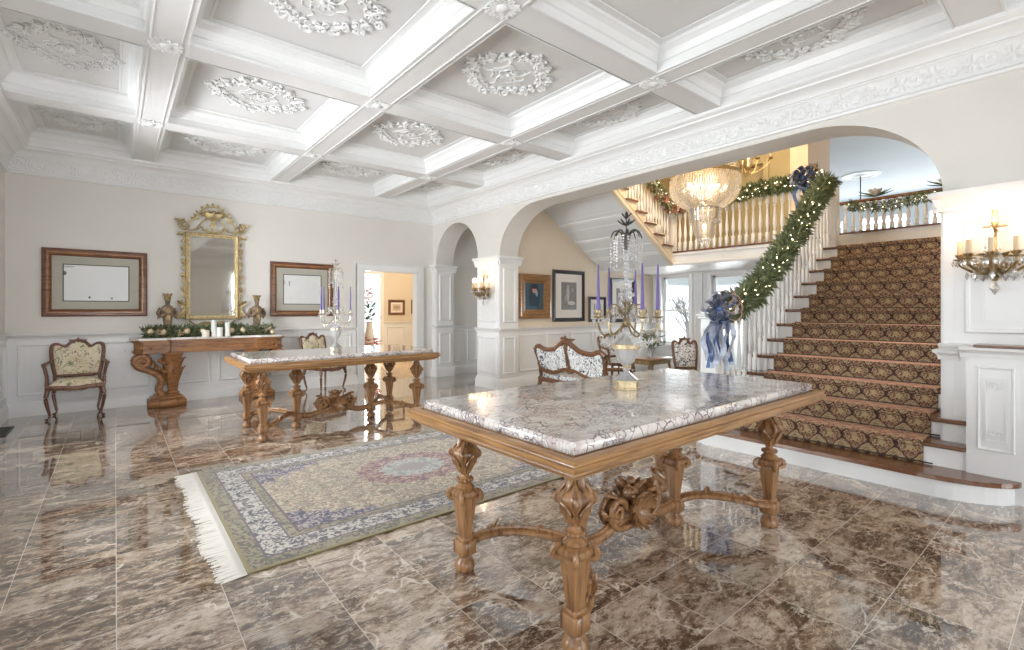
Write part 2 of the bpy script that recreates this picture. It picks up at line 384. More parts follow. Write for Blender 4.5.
    def leaf(s, base, d, nrm, L, W, curl=.6, thick=.006, seg=7, lobes=3):
        """acanthus-like blade: grows along d, rolls over towards nrm"""
        d = Vector(d).normalized(); nn = Vector(nrm); nn = (nn-d*nn.dot(d)).normalized(); sd = d.cross(nn)
        p = Vector(base); a = 0; rows = []; st = L/seg
        for i in range(seg+1):
            t = i/seg; wd = W*(sin(PI*min(1, t*.85+.12))**.8)*(1-.28*abs(sin(PI*t*lobes)))*(1 if t < .99 else .25)
            dr = d*cos(a)+nn*sin(a); nr = nn*cos(a)-d*sin(a)
            rows.append([p-sd*wd+nr*(wd*.35), p+nr*0, p+sd*wd+nr*(wd*.35), p+sd*wd+nr*(wd*.35-thick), p-nr*thick*1.6, p-sd*wd+nr*(wd*.35-thick)])
            p = p+dr*st; a += curl*PI*2*st/L*(.15+t*t*1.6)*.55
        vs = [v for r in rows for v in r]; fs = []
        for i in range(seg):
            for k in range(6): k2 = (k+1) % 6; fs.append((i*6+k, i*6+6+k, i*6+6+k2, i*6+k2))
        fs += [tuple(range(6)), tuple(range(seg*6+5, seg*6-1, -1))]
        s.add(vs, fs)
    def scroll(s, c, r, th, ax='xz', turns=1.4, dirn=1, a0=0, n=6, y=0, steps=16, sq=(1, 1)):
        pts = []; rad = []
        for i in range(steps+1):
            t = i/steps; a = a0+dirn*turns*2*PI*t; q = r*(1-.82*t)
            if ax == 'xz': pts.append((c[0]+q*cos(a), c[1], c[2]+q*sin(a)))
            elif ax == 'xy': pts.append((c[0]+q*cos(a), c[1]+q*sin(a), c[2]))
            else: pts.append((c[0], c[1]+q*cos(a), c[2]+q*sin(a)))
            rad.append(th*(1-.35*t))
        s.tube(pts, rad, n, sq, up={'xz': (0, 1, 0), 'xy': (0, 0, 1), 'yz': (1, 0, 0)}[ax])
    def mesh(s, name, mats, smooth=40):
        me = bpy.data.meshes.new(name); me.from_pydata([tuple(v) for v in s.v], [], s.f)
        for m in (mats if isinstance(mats, list) else [mats]): me.materials.append(m)
        if isinstance(mats, list): me.polygons.foreach_set('material_index', s.mi)
        me.update()
        if smooth:
            me.polygons.foreach_set('use_smooth', [True]*len(me.polygons)); me.set_sharp_from_angle(angle=math.radians(smooth))
        return me
    def build(s, name, mats, parent=None, loc=None, smooth=40, rotz=0):
        if parent is not None and loc is None and getattr(s, 'world', False):
            q = Vector(parent.location); s.v = [v-q for v in s.v]
        o = bpy.data.objects.new(name, s.mesh(name, mats, smooth)); COL.objects.link(o)
        if parent is not None: o.parent = parent
        if loc: o.location = loc
        o.rotation_euler = (0, 0, rotz)
        return o
def WB(T=None):
    m = MB(T); m.world = True; return m
def bez(p0, p1, p2, p3, n=12):
    o = []
    for i in range(n+1):
        t = i/n; u = 1-t
        o.append(tuple(u**3*a+3*u*u*t*b+3*u*t*t*c+t**3*d for a, b, c, d in zip(p0, p1, p2, p3)))
    return o
def catmull(P, n=8):
    o = []; P = [Vector(p) for p in P]
    for i in range(len(P)-1):
        a = P[max(i-1, 0)]; b = P[i]; c = P[i+1]; d = P[min(i+2, len(P)-1)]
        for k in range(n):
            t = k/n; o.append(.5*((2*b)+(c-a)*t+(2*a-5*b+4*c-d)*t*t+(3*b-a-3*c+d)*t**3))
    o.append(P[-1]); return o
def square(a, z=0, p=6): return 1/((abs(cos(a))**p+abs(sin(a))**p)**(1/p))
def thing(name, label, cat, loc=(0, 0, 0), rotz=0, group=None):
    o = bpy.data.objects.new(name, None); COL.objects.link(o); o.empty_display_size = .1
    o.location = loc; o.rotation_euler = (0, 0, rotz); return tag(o, label, cat, group)
def tag(o, label, cat, group=None, kind=None):
    o['label'] = label; o['category'] = cat
    if group: o['group'] = group
    if kind: o['kind'] = kind
    return o
def struct(o): o['kind'] = 'structure'; return o
def kids(o): return [c for c in bpy.data.objects if c.parent == o]
def dup(o, loc=None, rotz=None, label=None, parent=None):
    r = o.copy(); COL.objects.link(r)
    if parent is not None: r.parent = parent
    if loc is not None: r.location = loc
    if rotz is not None: r.rotation_euler = (0, 0, rotz)
    if label: r['label'] = label
    for c in kids(o): dup(c, parent=r)
    return r
def inst(o, loc, rotz=0, parent=None, scale=None):
    c = o.copy(); COL.objects.link(c); c.location = loc; c.rotation_euler = (0, 0, rotz)
    if parent is not None: c.parent = parent
    if scale: c.scale = scale
    return c
def WT(x, y, z, rz): return Matrix.Translation((x, y, z)) @ Matrix.Rotation(rz, 4, 'Z')
RA = -PI/2                                                       # frame of a wall that faces -X
TB = WT(0, 9.0, 0, 0)                                            # back wall: a = x
TA = WT(5.2, 0, 0, RA)                                           # arcade wall: a = -y

# ================================================================== THE SETTING
b = WB(); b.box(-1.3, 10.1, -4.7, 9.15, -.12, 0); b.box(5.62, 10.1, 6.9, 9.15, -.121, -.001)
struct(b.build('floor', m_floor, smooth=0))
def wall_with_holes(name, T, a0, a1, z0, z1, holes, th, mat):
    """slab wall in a wall frame (front face at y=0, thickness towards +y); holes = (a0,a1,z0,z1) sorted"""
    b = WB(T); x = a0
    for h in sorted(holes):
        b.box(x, h[0], 0, th, z0, z1)
        if h[2] > z0: b.box(h[0], h[1], 0, th, z0, h[2])
        if h[3] < z1: b.box(h[0], h[1], 0, th, h[3], z1)
        x = h[1]
    b.box(x, a1, 0, th, z0, z1)
    return struct(b.build(name, mat, smooth=0))
DR = (3.69, 4.83, 0, 2.17)
wall_with_holes('wall_back', TB, -1.1, 6.5, 0, 3.6, [DR], .15, m_wall)
TL = WT(-1.1, 0, 0, PI/2)                                         # left wall frame: a = y
wall_with_holes('wall_left', TL, -4.5, 9.0, 0, 3.6, [(a, c, .45, 2.95) for a, c in LW], .2, m_wall)
TR = WT(0, -4.5, 0, PI)                                           # wall behind the camera: a = -x
wall_with_holes('wall_rear', TR, -5.2, 1.1, 0, 3.6, [(-c, -a, .1, 2.9) for a, c in RW], .2, m_wall)
def window(n, T, a0, a1, z0, z1, bars, rows, th=.2, depth=.09):
    b = WB(T); P = [(0, 0), (0, .03), (.05, .04), (.09, .03), (.09, 0)]
    b.ring(a0-.09, a1+.09, z0-.09, z1+.09, P)
    y = depth
    for x in (a0, a1-.05): b.box(x, x+.05, y, y+.05, z0, z1)
    for z in (z0, z1-.05): b.box(a0, a1, y, y+.05, z, z+.05)
    b.box(a0-.12, a1+.12, -.07, .02, z0-.05, z0-.01)
    for i in range(1, bars): x = a0+(a1-a0)*i/bars; b.box(x-.015, x+.015, y+.01, y+.04, z0, z1)
    for i in range(1, rows): z = z0+(z1-z0)*i/rows; b.box(a0, a1, y+.01, y+.04, z-.02, z+.02)
    w_ = struct(b.build('window_%d' % n, m_white, smooth=0))
    g = WB(T); g.box(a0+.02, a1-.02, y+.022, y+.028, z0+.02, z1-.02)
    o = g.build('pane', m_pane, smooth=0); o.parent = w_
for i, (a, c) in enumerate(LW): window(i+1, TL, a, c, .45, 2.95, 2, 3)
for i, (a, c) in enumerate(RW): window(i+5, TR, -c, -a, .1, 2.9, 2, 3)

# ---- arcade wall with a small arch and the wide stair arch
def arch_z(y, y0, y1, zs, a, bz):
    d = min(y-y0, y1-y)
    return zs+bz*math.sqrt(max(0, 1-((a-d)/a)**2)) if d < a else zs+bz
SA = (7.35, 8.86, 2.36, .755, .76); BA = (.83, 6.70, 2.34, 1.0, .80)
def ysamples(A):
    y0, y1, zs, a, bz = A; s = [a*(1-cos(PI/2*i/16)) for i in range(17)]
    return sorted(set([round(y0+v, 4) for v in s]+[round(y1-v, 4) for v in s]))
b = WB()
X0, X1, ZT = 5.2, 5.62, 3.6
for y0, y1 in ((-4.5, BA[0]), (BA[1], SA[0]), (SA[1], 9.0)): b.box(X0, X1, y0, y1, 0, ZT)
for A in (SA, BA):
    ys = ysamples(A)
    for u, v in zip(ys, ys[1:]):
        zu, zv = arch_z(u, *A), arch_z(v, *A)
        vs = [(X0, u, zu), (X0, v, zv), (X0, v, ZT), (X0, u, ZT), (X1, u, zu), (X1, v, zv), (X1, v, ZT), (X1, u, ZT)]
        b.add(vs, [(0, 3, 2, 1), (4, 5, 6, 7), (0, 1, 5, 4)])
struct(b.build('wall_arcade', m_wall, smooth=0))

# ---- ceiling: panels, beams, coffer mouldings
ZB, ZP = 3.55, 3.755
b = WB(); b.box(-1.1, 5.2, -4.5, 9.0, ZP, ZP+.1); struct(b.build('ceiling', m_panel, smooth=0))
BX = [.32, 2.13, 3.95]; BY = [6.95, 4.83, 2.71, .59, -1.53, -3.65]; HW = .13
b = WB()
for x in BX: b.box(x-HW, x+HW, -4.5, 9.0, ZB, ZP)
for y in BY: b.box(-1.1, 5.2, y-HW, y+HW, ZB+.001, ZP)
for x in BX:
    for s_ in (-1, 1): b.box(x+s_*(HW-.028)-.005, x+s_*(HW-.028)+.005, -4.5, 9.0, ZB-.008, ZB+.002)
struct(b.build('trim_1', m_ceil, smooth=0))                      # the beams
cof = WB(Matrix.Rotation(0, 4, 'X'))
xs = [-1.1+.24-HW]+BX+[5.2-.24+HW]; ys = [9.0-.24+HW]+BY+[-4.5+.24-HW]
PR = [(0, 0), (.016, .0), (.016, .022), (.004, .03), (.004, .085), (.022, .092), (.030, .11), (.045, .145), (.075, .17), (.085, .175), (.085, .205), (.135, .205), (.14, .198), (.155, .198), (.16, .205)]
for i in range(4):
    for j in range(len(ys)-1):
        x0, x1 = xs[i]+HW, xs[i+1]-HW; y0, y1 = ys[j+1]+HW, ys[j]-HW
        vs = []; n = len(PR)
        for d, o in PR:
            z = ZB+o-.004
            vs += [(x0+d, y0+d, z), (x1-d, y0+d, z), (x1-d, y1-d, z), (x0+d, y1-d, z)]
        fs = []
        for q in range(n-1):
            for k in range(4): k2 = (k+1) % 4; fs.append((q*4+k, q*4+4+k, q*4+4+k2, q*4+k2))
        cof.add(vs, fs)
struct(cof.build('trim_2', m_white, smooth=0))                   # coffer crown mouldings
# ---- cornice with carved acanthus frieze
def relief(s, t):
    """scrolling acanthus on a cove; s metres along, t 0..1 up"""
    u = (s/.36) % 1.0; i = int(math.floor(s/.36)); fl = 1 if i % 2 else -1
    x = (u-.5)*.36; y = (t-.5)*.26
    cx, cy = .0, .02*fl
    r = math.hypot(x-cx, y-cy); a = math.atan2((y-cy)*fl, x-cx)
    sp = sin(a*1+r*95)                                            # spiral
    h = max(0, sp)*.8 if r < .085 else 0
    r2 = math.hypot(abs(x)-.17, y)
    h = max(h, max(0, cos(math.atan2(y, abs(x)-.17)*7))*.9*(1 if r2 < .10 else 0)*min(1, r2*30))
    stem = abs(y-.085*fl*sin((s/.36)*PI))
    if stem < .016: h = max(h, 1-stem/.016)
    e = min(1, min(t, 1-t)*8)
    return h*e
def cornice(T, a0, a1, name):
    b = WB(T)
    b.sweep([(0, 3.185), (.03, 3.19), (.035, 3.21), (.02, 3.215), (.035, 3.222), (.035, 3.232), (0, 3.232)], a0, a1)
    b.sweep([(0, 3.385), (.078, 3.385), (.088, 3.395), (.085, 3.408), (.105, 3.412), (.11, 3.43), (.135, 3.455), (.175, 3.48), (.20, 3.485), (.205, 3.50), (.23, 3.51), (.245, 3.525), (.25, ZB), (0, ZB)], a0, a1)
    ns = int((a1-a0)/.0135); nt = 13; vs = []; fs = []
    for i in range(ns+1):
        s = a0+(a1-a0)*i/ns
        for j in range(nt):
            t = j/(nt-1); h = .015*relief(s*1.64, t)
            vs.append((s, -(.024+.050*t*t+h), 3.228+.160*t))
    for i in range(ns):
        for j in range(nt-1): k = i*nt+j; fs.append((k, k+nt, k+nt+1, k+1))
    b.add(vs, fs); return struct(b.build(name, m_white, smooth=30))
cornice(TB, -1.1, 5.2, 'trim_3'); cornice(TA, -9.0, 4.5, 'trim_4')
cornice(TL, -4.5, 9.0, 'trim_5'); cornice(TR, -5.2, 1.1, 'trim_6')

# ---- plaster medallions and bosses
def medallion_mesh():
    b = MB(); N = 24; R_ = random.Random(9)
    def pt(a, r): q = (1+.07*cos(4*a)+.03*cos(12*a))*r; return (q*cos(a), q*.94*sin(a))
    for k in range(N):
        a = 2*PI*k/N; sg = 1 if k % 2 else -1
        x, y = pt(a, .405); b.scroll((x, y, -.014), .050, .016, 'xy', 1.4, sg, a+PI/2, 6, steps=12)
        x, y = pt(a+.13, .325); b.scroll((x, y, -.010), .036, .013, 'xy', 1.2, -sg, a, 5, steps=9)
        x, y = pt(a+.13, .42); b.leaf((x, y, -.006), (cos(a+.13+sg*.9), sin(a+.13+sg*.9), -.35), (cos(a), sin(a), 0), .07, .022, .5, .010, 5, 2)
        x, y = pt(a+.06, .36); b.leaf((x, y, -.006), (-sin(a)*sg, cos(a)*sg, -.3), (-cos(a), -sin(a), 0), .075, .020, .6, .010, 5, 2)
        x, y = pt(a+.2, .365); b.ball((x, y, -.012), .016, 7, 5); x, y = pt(a+.02, .455); b.ball((x, y, -.006), (.022, .022, .014), 7, 5)
    for r, th in ((.17, .006), (.095, .008)):
        b.tube([(r*cos(2*PI*i/40)*(1+.10*cos(6*2*PI*i/40)), r*.94*sin(2*PI*i/40)*(1+.10*cos(6*2*PI*i/40)), -.004) for i in range(40)], th, 5, closed=True)
    for k in range(10):
        a = 2*PI*k/10; b.leaf((.015*cos(a), .015*sin(a), -.002), (cos(a), sin(a), -.15), (0, 0, -1), .085, .022, .5, .006, 4)
        if k % 2: b.tube([(r*cos(a+.3*sin(r*20)), r*.94*sin(a+.3*sin(r*20)), -.004) for r in (.10, .14, .18, .23, .28)], [.006, .008, .009, .008, .005], 5)
    b.ball((0, 0, -.01), .022, 8, 5)
    return b.mesh('ceiling_medallion', m_white, 50)
med = medallion_mesh()
rown = ['row along the back wall', 'second row from the back wall', 'third row from the back wall', 'fourth row from the back wall']
coln = ['leftmost coffer', 'second coffer from the left', 'third coffer from the left', 'rightmost coffer']
first = True
for j in range(4):
    for i in range(4):
        cx = (xs[i]+xs[i+1])/2; cy = (ys[j]+ys[j+1])/2
        if j == 3 and i == 0: continue
        o = bpy.data.objects.new('ceiling_medallion', med); COL.objects.link(o); o.location = (cx, cy, ZP)
        if i in (0, 3): o.scale = (.80, 1, 1)
        tag(o, 'plaster medallion, %s, %s' % (coln[i], rown[j]), 'ceiling medallion', 'plaster medallions in the ceiling coffers')
def boss_mesh():
    b = MB()
    for k in range(16):
        a = 2*PI*k/16+PI/16; rr = square(a, 0, 5)
        b.leaf((.03*cos(a), .03*sin(a), -.004), (cos(a), sin(a), -.05), (0, 0, -1), .085*rr, .022, .25, .008, 5)
        b.scroll((.092*rr*cos(a), .092*rr*sin(a), -.008), .020, .008, 'xy', 1.2, 1 if k % 2 else -1, a, 5, steps=8)
    b.lathe([(.05, 0), (.048, -.012), (.03, -.024), (.012, -.03)], 12); return b.mesh('beam_rosette', m_white, 50)
bm_ = boss_mesh()
rn = ['cross beam nearest the back wall', 'second cross beam from the back wall', 'third cross beam from the back wall']
cn = ['leftmost', 'middle', 'rightmost']
for j in range(3):
    for i in range(3):
        o = bpy.data.objects.new('beam_rosette', bm_); COL.objects.link(o); o.location = (BX[i], BY[j], ZB)
        tag(o, 'carved rosette, %s long beam, %s' % (cn[i], rn[j]), 'ceiling rosette', 'carved rosettes at the beam crossings')

# ---- wainscot: chair rail, skirting, raised panels, plaster ornament
RAIL = [(0, 1.0), (.012, 1.0), (.018, 1.03), (.03, 1.045), (.05, 1.055), (.055, 1.075), (.03, 1.08), (0, 1.08)]
SKIRT = [(0, 0), (.035, 0), (.035, .13), (.028, .15), (.018, .17), (.012, .185), (0, .19)]
PM = [(0, 0), (0, .012), (.010, .022), (.022, .018), (.030, .006), (.036, .004), (.036, 0)]
def ornament(b, cx, z, w, s=1):
    b.scroll((cx-w*.3, -.012, z), w*.17, .006, 'xz', 1.2, 1, PI/2*s, 4, steps=8)
    b.scroll((cx+w*.3, -.012, z), w*.17, .006, 'xz', 1.2, -1, PI/2*s, 4, steps=8)
    for k in (-1, 0, 1): b.leaf((cx, -.006, z), (k*.8, 0, s), (0, -1, 0), .05, .016, .4, .005, 4)
def wains(b, a0, a1, panels, h=1.08, deco=True, board=.008):
    b.box(a0, a1, -board, 0, 0, h-.06)
    k = h/1.08
    b.sweep([(o+board*.5, z*k if False else z-1.08+h) for o, z in RAIL], a0, a1); b.sweep([(o+board*.5, z) for o, z in SKIRT], a0, a1)
    for p0, p1 in panels:
        b.ring(p0, p1, .27, h-.13, [(d, o+board) for d, o in PM])
        if deco and p1-p0 > .3:
            q0, q1 = p0+.09, p1-.09
            b.ring(q0, q1, .35, h-.21, [(0, board), (0, .014), (.012, .014), (.012, board)])
            ornament(b, (q0+q1)/2, .40, min(.22, q1-q0), 1); ornament(b, (q0+q1)/2, h-.26, min(.22, q1-q0), -1)
def panels(a0, a1, n, gap=.11):
    w = (a1-a0-gap*(n+1))/n; return [(a0+gap+i*(w+gap), a0+gap+i*(w+gap)+w) for i in range(n)]
b = WB(TB)
wains(b, -1.1, 3.55, panels(-1.1, 3.55, 6)); struct(b.build('trim_7', m_white, smooth=30))
b = WB(TB); wains(b, 5.62, 6.42, panels(5.62, 6.42, 2, .09)); struct(b.build('trim_8', m_white, smooth=30))
b = WB(TL)
e0 = -4.5
for a, c in LW+[(9.0, 9.0)]:
    pass
wains(b, 7.4, 9.0, panels(7.4, 9.0, 2)); wains(b, 4.55, 5.7, panels(4.55, 5.7, 1)); wains(b, 1.75, 2.9, panels(1.75, 2.9, 1)); wains(b, -1.0, .05, panels(-1.0, .05, 1))
struct(b.build('trim_9', m_white, smooth=30))
# door casing
b = WB(TB)
for x0, x1 in ((DR[0]-.14, DR[0]), (DR[1], DR[1]+.14)):
    b.box(x0, x1, -.03, .0, 0, DR[3]); b.box(x0+.02, x1-.02, -.045, -.03, 0, DR[3]+.02); b.box(x0, x0+.025, -.055, 0, 0, DR[3]+.1)
    b.box(x1-.025, x1, -.04, 0, 0, DR[3])
b.box(DR[0]-.14, DR[1]+.14, -.03, 0, DR[3], DR[3]+.13); b.box(DR[0]-.12, DR[1]+.12, -.045, -.03, DR[3]+.02, DR[3]+.10)
b.sweep([(0, DR[3]+.1), (.055, DR[3]+.1), (.07, DR[3]+.125), (.07, DR[3]+.14), (0, DR[3]+.14)], DR[0]-.15, DR[1]+.15)
for x0, x1 in ((DR[0], DR[0]+.015), (DR[1]-.015, DR[1])): b.box(x0, x1, -.02, .17, 0, DR[3])
b.box(DR[0], DR[1], -.02, .17, DR[3]-.015, DR[3])
struct(b.build('door_1', m_white, smooth=0))
# pilasters of the arcade (piers): panelled white casing with capital
CAPT = [(0, 2.19), (.012, 2.19), (.015, 2.22), (.03, 2.24), (.035, 2.27), (.055, 2.30), (.075, 2.31), (.075, 2.345), (0, 2.345)]
def pier(name, x0, x1, y0, y1, faces, pan=True):
    """white casing round a pier; faces lists (frame, a0, a1)"""
    b = WB()
    for T, a0, a1 in faces:
        b.T = T; b.box(a0, a1, -.014, 0, 0, 2.33)
        b.sweep([(o+.012, z) for o, z in CAPT], a0-.06, a1+.06); b.sweep([(o+.012, z) for o, z in RAIL], a0-.03, a1+.03); b.sweep([(o+.012, z) for o, z in SKIRT], a0-.02, a1+.02)
        w_ = a1-a0
        if pan and w_ > .2:
            g = .07 if w_ < .8 else .12
            b.ring(a0+g, a1-g, .27, .92, [(d, o+.014) for d, o in PM]); b.ring(a0+g, a1-g, 1.18, 2.13, [(d, o+.014) for d, o in PM])
    return struct(b.build(name, m_white, smooth=30))
TJ = lambda y: WT(0, y, 0, 0)                                     # faces -Y, a = x
pier('trim_10', 0, 0, 0, 0, [(TA, -7.35, -6.70), (TJ(6.70), 5.2, 5.62), (WT(0, 7.35, 0, PI), -5.62, -5.2)])
pier('trim_11', 0, 0, 0, 0, [(TJ(8.86), 5.2, 5.62), (TA, -9.0, -8.86)])
pier('trim_12', 0, 0, 0, 0, [(TA, -.83, -.76), (WT(0, .83, 0, PI), -5.62, -5.2)], False)
# right pier: tall panelled face and the projecting pedestal with a brown ledge
b = WB(TA)
b.box(-.83, 1.6, -.012, 0, 0, 2.33); b.sweep([(o*1.1+.012, z) for o, z in CAPT], -.86, 1.6)
b.ring(-.70, .42, 1.22, 2.10, [(d*1.2, o+.012) for d, o in PM]); b.ring(-.60, .32, 1.31, 2.01, [(0, .012), (0, .022), (.014, .022), (.014, .012)])
for k, zz in ((1, 1.36), (-1, 1.96)):
    ornament(b, -.14, zz, .30, k); ornament(b, -.36, zz, .16, k); ornament(b, .08, zz, .16, k)
b.sweep([(o*1.2+.012, z+.055) for o, z in RAIL], -.85, -.6)
struct(b.build('trim_13', m_white, smooth=30))
b = WB(TA); PO = .20
b.box(-.665, 1.6, -PO, 0, 0, 1.06)
b.sweep([(o*1.2+PO, z+.045) for o, z in RAIL], -.70, 1.6)
b.ring(-.605, -.405, .36, .98, [(d*.6, o*.6+PO) for d, o in PM]); b.ring(-.565, -.445, .43, .90, [(0, PO), (0, PO+.010), (.010, PO+.010), (.010, PO)])
b.ring(-.30, .9, .36, .98, [(d*.8, o*.8+PO) for d, o in PM])
b.T = TA @ WT(0, -PO, 0, 0); ornament(b, -.505, .47, .10, 1); ornament(b, -.505, .86, .10, -1)
b.T = TA
struct(b.build('trim_14', m_white, smooth=30))
b = WB(TA); b.box(-.62, 1.6, -PO-.055, -.02, 1.126, 1.142); struct(b.build('trim_15', m_tread, smooth=0))

# ---- stair hall shell
YP = 6.80
def flatwall(name, vs, mat, fs=None):
    b = WB(); b.add(vs, fs or [tuple(range(len(vs)))]); return struct(b.build(name, mat, smooth=0))
b = WB(); b.box(5.62, 10.1, YP, YP+.15, 0, 5.7); struct(b.build('wall_hall', m_warm, smooth=0))
T6 = WT(0, YP, 0, 0)
b = WB(T6); wains(b, 5.62, 9.9, panels(5.62, 9.9, 6, .10), deco=False); struct(b.build('trim_16', m_white, smooth=30))
b = WB(); b.box(6.42, 6.57, YP+.15, 9.0, 0, 3.2); struct(b.build('wall_passage', m_wall, smooth=0))
b = WB(WT(6.42, 0, 0, RA)); b.box(-9.0, -8.86, -.03, 0, 0, 2.3); b.box(-7.9, -7.76, -.03, 0, 0, 2.2); b.box(-9.0, -7.76, -.03, 0, 2.2, 2.33); b.box(-8.86, -7.9, -.012, 0, 0, 2.2)
b.ring(-8.78, -7.98, .25, 1.0, [(d, o+.012) for d, o in PM]); b.ring(-8.78, -7.98, 1.15, 2.1, [(d, o+.012) for d, o in PM])
struct(b.build('door_2', m_white, smooth=0))
b = WB(); b.box(5.62, 6.57, YP+.15, 9.0, 3.2, 3.25); struct(b.build('ceiling.001', m_wall, smooth=0))
# far wall below the landing with window and glazed door; mustard wall above
TW = WT(9.9, 0, 0, RA)
wall_with_holes('wall_garden', TW, -YP, 2.9, 0, 2.3, [(-6.56, -5.86, .62, 2.17), (-5.34, -4.66, .12, 2.14)], .18, m_greyboard)
window(7, TW, -6.56, -5.86, .62, 2.17, 1, 2); window(8, TW, -5.34, -4.66, .12, 2.14, 1, 1)
b = WB(TW)
for a in (-5.62, -4.42): 
    b.box(a-.09, a+.09, -.05, 0, 0, 2.27)
    for k in range(3): b.box(a-.06+k*.045, a-.035+k*.045, -.06, -.05, .2, 2.1)
b.sweep([(0, 2.19), (.05, 2.2), (.08, 2.26), (0, 2.26)], -YP, 0); b.sweep(SKIRT, -YP, 0)
struct(b.build('trim_17', m_white, smooth=0))
wall_with_holes('wall_landing', TW, -YP, -3.45, 2.3, 5.7, [(-5.05, -4.25, 2.95, 4.3)], .18, m_yel)
b = WB(TW); b.ring(-5.15, -4.15, 2.85, 4.4, [(0, 0), (0, .04), (.10, .05), (.12, 0)]); b.box(-5.05, -4.25, .10, .12, 2.95, 4.3)
struct(b.build('window_9', m_yel, smooth=0))
b = WB(); b.box(9.05, 10.08, 3.17, 3.45, 2.3, 5.7); struct(b.build('wall_pier', flat('chandelier_lit_column', (.80, .66, .52), .5), smooth=0))  # peach stands for the chandelier's warm light, put into the base colour
b = WB(); b.box(5.62, 9.9, .55, .66, 0, 5.7); struct(b.build('wall_stair', m_wall, smooth=0))
b = WB(); b.box(5.0, 10.1, .5, YP+.1, 5.7, 5.8); struct(b.build('ceiling.002', m_warm, smooth=0))
b = WB(); b.box(5.3, 5.62, .5, YP+.1, 3.6, 5.7); struct(b.build('wall_over_arch', m_warm, smooth=0))
# upper hall beyond the back railing
b = WB()
b.box(9.0, 17, -3, 3.17, 2.40, 2.60); struct(b.build('floor.001', m_white, smooth=0))
b = WB()
b.box(9.9, 17.2, -4, 10, 4.62, 4.72); struct(b.build('ceiling.003', m_blue, smooth=0))
b = WB(); b.box(9.9, 9.95, -4, 3.17, 4.62, 5.7); struct(b.build('wall_upper', m_blue, smooth=0))
wall_with_holes('wall_upper_hall', WT(17, 0, 0, RA), -10, 4, 2.3, 4.62, [(-6.2+i*1.6, -5.0+i*1.6, 2.75, 4.1) for i in range(5)], .2, m_blue)
b = WB(); b.box(9.95, 17, 9.9, 10, 2.3, 4.62); b.box(9.9, 17, -4.1, -4, 2.3, 4.62); b.box(10.08, 17, 3.17, 9.9, 2.3, 2.40); struct(b.build('wall_upper_side', m_blue, smooth=0))
# room seen through the doorway
m_tan = wood('light_oak_floor', (.52, .34, .17), (.38, .23, .11), .25, axis=1)
b = WB(); b.box(2.5, 7.5, 9.15, 12.6, -.12, -.002); struct(b.build('floor.002', m_tan, smooth=0))
b = WB(); b.box(2.5, 2.6, 9.15, 12.6, 0, 3); b.box(7.0, 7.1, 9.15, 12.6, 0, 3); struct(b.build('wall_side_room', m_warm, smooth=0))
wall_with_holes('wall_side_room_end', WT(0, 12.4, 0, 0), 2.6, 7.0, 0, 3, [(4.72, 5.52, .0, 2.35)], .15, m_warm)
b = WB(); b.box(2.5, 7.1, 9.15, 12.6, 3, 3.1); struct(b.build('ceiling.004', m_wall, smooth=0))
b = WB(WT(0, 12.4, 0, 0)); b.ring(4.60, 5.64, -.1, 2.47, [(0, 0), (0, .03), (.06, .045), (.12, .03), (.12, 0)])
wains(b, 5.64, 7.0, panels(5.64, 7.0, 2), deco=False); wains(b, 2.6, 4.6, panels(2.6, 4.6, 2), deco=False)
struct(b.build('trim_18', m_white, smooth=0))
b = WB(); b.box(2.5, 8, 12.56, 17, -.2, -.1); b.box(10.1, 30, -6, 20, -.3, -.2); struct(b.build('floor.003', m_outside, smooth=0))

